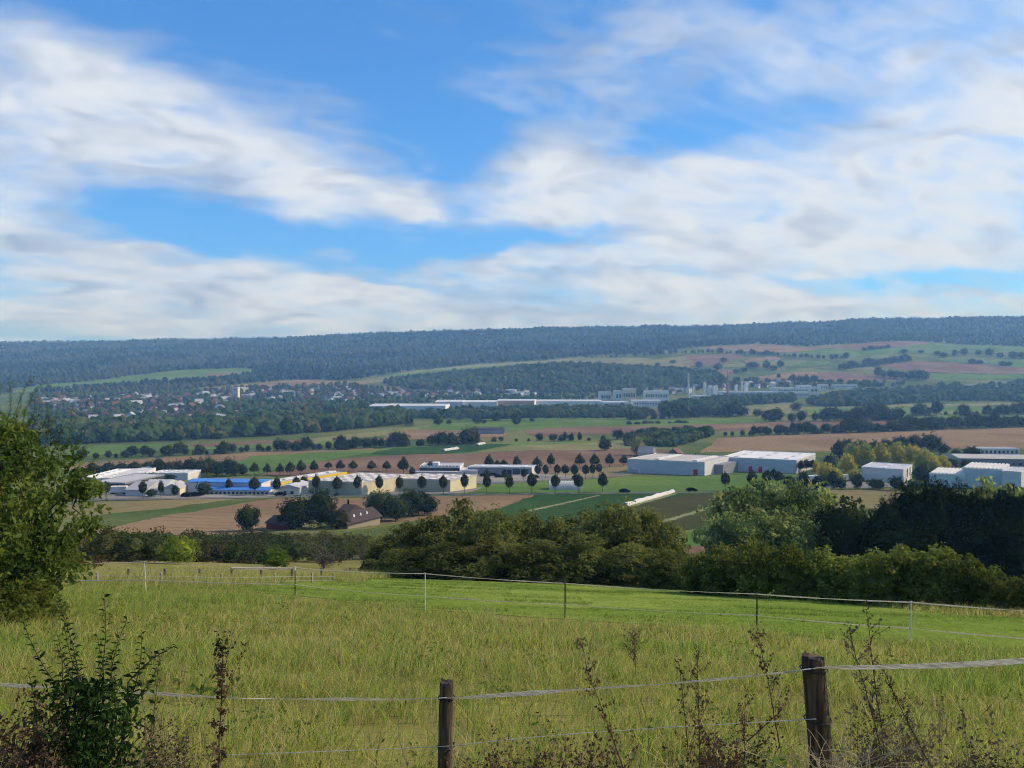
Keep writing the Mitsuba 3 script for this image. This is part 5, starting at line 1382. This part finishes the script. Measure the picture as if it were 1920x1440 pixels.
# timber paddock fence and grey post fence at the left
t = thing('paddock_fence', 'dark timber paddock fence with one top rail behind the dry grass at the left', 'fence')
for px, py, top in [(97, 1086, 1064), (242, 1088, 1066), (310, 1090, 1066), (375, 1089, 1066), (435, 1091, 1064), (490, 1091, 1065), (548, 1091, 1064), (603, 1086, 1064), (657, 1083, 1064)]:
    g = survey(np.array([px]), np.array([py]))[0]
    part(t, 'post', post_mesh([g[0], g[1], top_z(top, g[1])], g - [0, 0, .3], .075, .07, int(px), 8), 'm_oldwood', 50)
a, b = [survey(np.array([px]), np.array([1091.]))[0] for px in (433, 550)]
ya, yb = a[1], b[1]
part(t, 'rail', tube([spot(433, 1065, ya - .1), spot(490, 1065.5, (ya + yb) / 2 - .1), spot(551, 1065.5, yb - .1)], [.05, .05, .05], 6), 'm_greywood')
part(t, 'wire', ribbon([spot(100, 1069, ya - .1), spot(310, 1070, ya - .1), spot(433, 1068, ya - .1), spot(551, 1069, yb - .1), spot(660, 1070, yb)], .02, .002, [0, .4, .1], rng), 'm_tape')
t = thing('tape_fence', 'low grey post fence with white tapes in front of the timber fence at the left', 'fence')
line = []
for px, py, top in [(60, 1098, 1074), (182, 1098, 1073), (302, 1099, 1073), (415, 1097, 1075), (515, 1095, 1075), (585, 1093, 1073), (625, 1090, 1074)]:
    g = survey(np.array([px]), np.array([py]))[0]
    part(t, 'post', post_mesh([g[0], g[1], top_z(top, g[1])], g - [0, 0, .3], .055, .05, int(px) + 3, 8), 'm_greywood', 50)
    line.append((px, g[1], top))
for dy in (7, 15):
    part(t, 'tape', ribbon([spot(px, top + dy + 1.5 * math.sin(px), Y - .08) for px, Y, top in line], .016, .0015, [0, .5, .2, .7], rng), 'm_tape')

# ------------------------------------------------------------------ the large bush at the left edge
t = thing('large_bush', 'large leafy bush with long upright shoots at the left edge of the meadow', 'bush')
YB = 16.0
foot = stand(-6, YB)
Hb = top_z(785, YB) - foot[2]
_rb = np.random.default_rng(77)
PROF['bush'] = lambda t: np.clip(np.where(np.clip(t, 0, 1) < .6, .42 + .58 * np.sin(np.pi / 2 * t / .6), 1 - np.clip((t - .6) / .4, 0, 1) ** 1.25 * .86), .05, 1)
mesh, cc = crown(91, 'bush', .0, 150, 12000, .09, .024, core=0)
_q = _rb.normal(size=(2600, 3))
_q = _q / np.linalg.norm(_q, axis=1, keepdims=True) * _rb.random((2600, 1)) ** .4
_t = (_q[:, 2] + 1) / 2 * .9
_q = np.c_[_q[:, :2] * PROF['bush'](_t)[:, None] * .36, _t]
mesh = cat_mesh([mesh, leaves(_q, .026 * _rb.uniform(.7, 1.3, len(_q)), _rb)])
Wb = 3.7
S = np.array([Wb, Wb, Hb])
put('large_bush__crown', (mesh[0] * S + foot, mesh[1]), 'm_bushleaf')
wood = [limb(foot + [_rb.normal(0, .2), _rb.normal(0, .2), -.1], foot + cc[k] * S, .05, .012, _rb, .12, 7) for k in _rb.integers(0, len(cc), 26)]
part(t, 'stem', wood, 'm_bark', 40)


def shoot(parent, a, b, r, leaf, gap, m, name='shoot', bow=.1, thick=.006):
    """A long twig with a leaf on either side at every step."""
    a, b = np.asarray(a), np.asarray(b)
    L = np.linalg.norm(b - a)
    u = np.linspace(0, 1, 9)[:, None]
    side = np.cross(b - a, [0, 1, 0.2])
    side /= np.linalg.norm(side) + 1e-9
    p = a * (1 - u) + b * u + side * bow * L * 4 * u * (1 - u) * r.choice([-1, 1])
    part(parent, name, tube(p, np.linspace(thick, thick * .4, 9), 5), 'm_bark', 40)
    n = max(int(L / gap), 4)
    s = np.linspace(.08, 1, n)
    c = np.stack([np.interp(s, u[:, 0], p[:, k]) for k in range(3)], 1)
    d = np.tile([[1, .3, .5], [-1, -.3, .5]], (n, 1))[:n] * (1 - .3 * s[:, None])
    d = d + r.normal(0, .35, d.shape)
    d /= np.linalg.norm(d, axis=1, keepdims=True)
    nn = np.cross(d, np.cross([0, 0, 1.0], d)) + r.normal(0, .3, d.shape)
    nn /= np.linalg.norm(nn, axis=1, keepdims=True)
    w = np.cross(d, nn)
    ls = leaf * r.uniform(.7, 1.2, n)[:, None] * (1.1 - .4 * s[:, None])
    v = np.stack([c, c + d * ls * .5 + w * ls * .27 + nn * ls * .1, c + d * ls - nn * ls * .12, c + d * ls * .5 - w * ls * .27 + nn * ls * .1, c + d * ls * .55 - nn * ls * .02], 1).reshape(-1, 3)
    i = np.arange(n)[:, None] * 5
    return v, np.vstack([i + [0, 1, 4], i + [1, 2, 4], i + [0, 4, 3], i + [4, 2, 3]])


lv = []
for a, b in [((30, 800), (62, 708)), ((12, 790), (14, 712)), ((52, 800), (63, 738)), ((96, 830), (108, 772)), ((118, 850), (131, 758)), ((112, 870), (124, 792)), ((150, 900), (172, 868)), ((70, 810), (90, 770)), ((20, 800), (38, 735)), ((84, 820), (84, 752)), ((0, 780), (4, 722)), ((140, 880), (152, 812)), ((160, 920), (184, 852)), ((150, 960), (182, 912)), ((130, 1000), (160, 950)), ((165, 930), (190, 900)), ((44, 790), (80, 722)), ((104, 840), (122, 800)), ((135, 870), (160, 835)), ((60, 800), (74, 745)), ((120, 1020), (146, 985)), ((90, 830), (100, 785))]:
    lv.append(shoot('large_bush', spot(*a, YB - .6), spot(*b, YB - .5), _rb, .085, .022, 'm_bushleaf'))
part('large_bush', 'shoot_leaves', lv, 'm_bushleaf')
low = [stand(px, Y) for px, Y in ((58, 15.4), (8, 14.6))]
for _w, p in zip(('under its middle', 'nearest the picture edge'), low):
    plant('k_bushy', 'undergrowth_bush', p, rng.uniform(.5, .9), rng.uniform(.8, 1.1), f'low dense bush at the foot of the large bush, {_w}', 'bush', 'low bushes under the large bush')

# ------------------------------------------------------------------ weeds by the near fence
leafy('m_weedleaf', (.014, .034, .010), (.035, .07, .018), (.07, .06, .02), 4, .68, .5)
leafy('m_deadleaf', (.075, .048, .03), (.17, .112, .072), scale=5, trans=.3)
leafy('m_deadgrey', (.08, .064, .048), (.19, .15, .11), scale=5, trans=.3)
flat('m_twig', (.085, .062, .045))
flat('m_darktwig', (.05, .038, .03))
flat('m_strawstalk', (.38, .31, .19))
_rw = np.random.default_rng(123)

t = thing('sapling', 'dark leafy sapling bush with several upright twigs at the lower left corner', 'bush')
YS = 5.1
lv = []
for a, b in [((170, 1330), (195, 1118)), ((205, 1330), (238, 1162)), ((150, 1330), (108, 1130)), ((120, 1300), (42, 1160)), ((165, 1310), (105, 1205)), ((110, 1330), (108, 1190)), ((190, 1330), (182, 1196)), ((160, 1290), (120, 1165)), ((235, 1330), (300, 1240)), ((240, 1320), (265, 1190)), ((215, 1300), (212, 1215)), ((60, 1400), (52, 1255)), ((140, 1300), (140, 1225)), ((240, 1280), (330, 1210))]:
    y = YS + _rw.normal(0, .12)
    f = spot(a[0] * .5 + 90, 1520, y)
    m = spot(*a, y)
    part(t, 'stem', limb(f, m, .008, .006, _rw, .05), 'm_darktwig', 40)
    lv.append(shoot(t, m, spot(*b, y), _rw, .058, .020, 'm_weedleaf', 'twig', .06, .0045))
cpts = np.array([spot(px, py, YS + dy) for px, py, dy in zip(_rw.normal(165, 50, 2300).clip(66, 285), 1275 + 205 * _rw.random(2300) ** .85, _rw.normal(0, .22, 2300))])
part(t, 'twig_leaves', lv, 'm_weedleaf')
part(t, 'leaves', [leaves(cpts, _rw.uniform(.022, .042, len(cpts)), _rw, .5, 1.7)], 'm_weedleaf')


def dead_plant(label, foot, top, Y, nb, nl, leaf, name='dead_weed', m='m_deadleaf', spread=.28, thick=.006, low=.15, head=1.0, stem='m_twig', bend=.03):
    """A dry stalk with side twigs that carry curled leaves and seed heads."""
    t = thing(name, label, 'weed')
    a, b = spot(*foot, Y), spot(*top, Y + _rw.normal(0, .05))
    L = np.linalg.norm(b - a)
    n = 9
    u = np.linspace(0, 1, n)[:, None]
    p = a * (1 - u) + b * u
    p[1:-1] += np.cumsum(_rw.normal(0, bend * L * .35, (n - 2, 3)), 0) * .5
    nl, thick, leaf = int(nl * .85), thick * .7, leaf * .9
    tw = [tube(p, np.linspace(thick, thick * .35, n), 6)]
    tips = []
    for k in range(nb):
        s = low + (1 - low) * (k + _rw.random()) / nb * .95
        o = np.array([np.interp(s, u[:, 0], p[:, i]) for i in range(3)])
        az = _rw.uniform(0, 6.28)
        d = np.array([math.cos(az), .6 * math.sin(az), _rw.uniform(.5, 1.6)])
        e = o + d / np.linalg.norm(d) * L * spread * _rw.uniform(.35, 1) * (1.15 - .6 * s)
        tw.append(limb(o, e, thick * .5, thick * .22, _rw, .12, 5, 4))
        v = np.linspace(.25, 1, max(int(nl / nb), 2))[:, None]
        tips.append(o * (1 - v) + e * v + _rw.normal(0, leaf * .5, (len(v), 3)))
    along = _rw.uniform(low * .6, 1, int(nl * .4))
    tips.append(np.stack([np.interp(along, u[:, 0], p[:, i]) for i in range(3)], 1) + _rw.normal(0, leaf * .8, (len(along), 3)))
    tips.append(b + _rw.normal(0, leaf * 1.2, (int(nl * .12 * head) + 1, 3)))
    c = np.vstack(tips)
    part(t, 'stalk', tw, stem, 40)
    v, f = leaves(c, leaf * _rw.uniform(.4, 1.2, len(c)), _rw, -.2, 1.3)
    v = v + _rw.normal(0, leaf * .12, v.shape)
    part(t, 'dead_leaves', (v, f), m)
    return t


dead_plant('tall dead dock with dark curled leaves left of the slim post', (408, 1500), (416, 1205), 5.0, 12, 330, .030, spread=.14, thick=.009, low=.05, name='dead_dock')
dead_plant('thin dead stalk bent to the right beside the tall dead dock', (412, 1330), (470, 1195), 5.02, 3, 40, .018, spread=.15, thick=.004)
dead_plant('upright thin dead stem on top of the tall dead dock', (413, 1300), (442, 1172), 4.98, 4, 30, .016, spread=.2, thick=.004)
dead_plant('greyish dry weed between the sapling and the dead dock', (285, 1420), (300, 1225), 5.6, 9, 120, .018, m='m_deadgrey', spread=.3)
dead_plant('leaning dead weed crossing the tape right of the slim post', (1185, 1500), (1092, 1206), 4.7, 12, 190, .020, spread=.17, low=.1, thick=.007)
dead_plant('short bushy brown seed head standing free in the grass', (1192, 1262), (1188, 1190), 8.2, 26, 260, .020, m='m_deadleaf', spread=.75, low=.25)
dead_plant('branched dry weed behind the tape, left of the thick post', (1312, 1440), (1308, 1225), 4.6, 14, 170, .017, spread=.3, low=.25)
dead_plant('smaller branched dry weed left of the branched one', (1290, 1400), (1272, 1240), 4.7, 7, 70, .016, spread=.25, low=.35)
dead_plant('straight dark dead stem low in front of the thick post', (1398, 1500), (1397, 1310), 4.3, 9, 130, .016, spread=.3, low=.1, stem='m_darktwig')
dead_plant('tall dry weed with a pinkish top just left of the thick post', (1462, 1400), (1420, 1188), 4.6, 14, 190, .019, spread=.26, low=.25)
dead_plant('dry side stalk pointing right before the thick post', (1400, 1390), (1465, 1330), 4.4, 5, 70, .016, spread=.3)
dead_plant('tall thin dark weed right of the thick post, its top above the far tape', (1668, 1480), (1624, 1142), 4.2, 16, 210, .015, m='m_deadgrey', spread=.24, low=.3, stem='m_darktwig')
dead_plant('second thin dark weed right of the thick post, leaning left', (1660, 1460), (1592, 1178), 4.15, 14, 190, .016, m='m_deadgrey', spread=.24, low=.3, stem='m_darktwig')
dead_plant('feathery dead weed leaning left, third right of the thick post', (1748, 1440), (1652, 1248), 4.1, 16, 220, .013, m='m_deadgrey', spread=.2, low=.15, stem='m_darktwig')
dead_plant('low dark seed spike in the grass at the lower right', (1812, 1352), (1804, 1332), 5.9, 4, 30, .018, spread=.4)
dead_plant('pale dry stalks in the grass at the lower right', (1765, 1420), (1768, 1300), 5.0, 6, 60, .014, m='m_deadgrey', spread=.3, stem='m_strawstalk')

# low dead undergrowth along the fence, straw round the thick post
for name, label, px, py, w, h, Y, n, m, leaf in [('dead_undergrowth', 'reddish brown dead undergrowth in the lower left corner', 60, 1440, 70, 80, 4.9, 1500, 'm_deadleaf', .020), ('dead_undergrowth', 'brown dead undergrowth left of the thick post', 1350, 1470, 75, 95, 4.4, 1700, 'm_deadleaf', .013),
                                                 ('dead_undergrowth', 'brown dead undergrowth right of the slim post', 960, 1455, 85, 48, 4.9, 900, 'm_deadleaf', .015), ('dead_undergrowth', 'brown dead undergrowth under the leaning weed', 1110, 1465, 60, 62, 4.8, 700, 'm_deadleaf', .015),
                                                 ('dead_undergrowth', 'pale dry undergrowth right of the thick post', 1665, 1440, 75, 90, 4.25, 1300, 'm_deadgrey', .012), ('dead_undergrowth', 'dark dry undergrowth in the lower right corner', 1850, 1450, 90, 60, 4.6, 800, 'm_deadgrey', .014), ('dead_undergrowth', 'mixed dry undergrowth right of the sapling', 300, 1450, 70, 75, 5.2, 900, 'm_deadgrey', .015)]:
    k = thing(name, label, 'undergrowth')
    labels[k]['kind'] = 'stuff'
    tw, cs = [], []
    h, leaf, n = h * 1.35, leaf * 1.2, int(n * 1.5)
    for _ in range(46):
        a = spot(px + _rw.normal(0, w * .6), py + 70, Y + _rw.normal(0, .12))
        b = spot(px + _rw.normal(0, w * .75), py - h * abs(_rw.normal(.45, .4)), Y + _rw.normal(0, .15))
        tw.append(limb(a, b, .0026, .0012, _rw, .2, 6, 4))
        u = _rw.uniform(.45, 1, n // 46)[:, None]
        cs.append(a * (1 - u) + b * u + _rw.normal(0, .025, (len(u), 3)))
    part(k, 'twigs', tw, 'm_twig')
    part(k, 'dead_leaves', leaves(np.vstack(cs), leaf * _rw.uniform(.4, 1.3, sum(map(len, cs))), _rw, 0, 1.5), m)
k = thing('straw_tuft', 'pale straw curling round the foot of the thick post', 'straw')
labels[k]['kind'] = 'stuff'
tw = []
for _ in range(150):
    a = spot(_rw.normal(1570, 55), 1470 + _rw.normal(0, 18), 4.0 + _rw.normal(0, .13))
    d = np.array([_rw.normal(0, .16), _rw.normal(0, .08), abs(_rw.normal(.15, .09)) + .04])
    u = np.linspace(0, 1, 7)[:, None]
    tw.append(tube(a + d * u + np.array([_rw.normal(0, .12), 0, -_rw.uniform(.02, .16)]) * u ** 2.2, np.linspace(.0022, .001, 7), 4))
part(k, 'straws', tw, 'm_strawstalk')
k = thing('straw_stalks', 'thin pale straw stalks standing above the grass along the near fence', 'straw')
labels[k]['kind'] = 'stuff'
tw = []
for px, py, qx, qy, Y in [(740, 1320, 770, 1440, 5.2), (1735, 1218, 1752, 1330, 5.2), (1790, 1225, 1800, 1290, 6), (1700, 1260, 1850, 1400, 4.6), (600, 1380, 720, 1440, 5.4), (1330, 1345, 1240, 1440, 4.9), (1660, 1410, 1645, 1450, 4.1), (870, 1330, 900, 1440, 5.5), (1540, 1440, 1640, 1405, 4.0)]:
    a, b = spot(qx, qy + 40, Y), spot(px, py, Y)
    tw.append(limb(a, b, .0028, .0014, _rw, .05, 6, 5))
part(k, 'straws', tw, 'm_strawstalk')

# ------------------------------------------------------------------ the air between: one closed box round everything
_zs = [scene[k] for k in ('ground',)]
scene['haze'] = {'type': 'cube', 'to_world': T().translate([0, 0, 130]).scale([6600, 6600, 205]), 'bsdf': {'type': 'null'}, 'interior': {'type': 'ref', 'id': 'haze_air'}}
tag('haze', 'thin blue haze in the air of the valley', 'haze', kind='stuff')
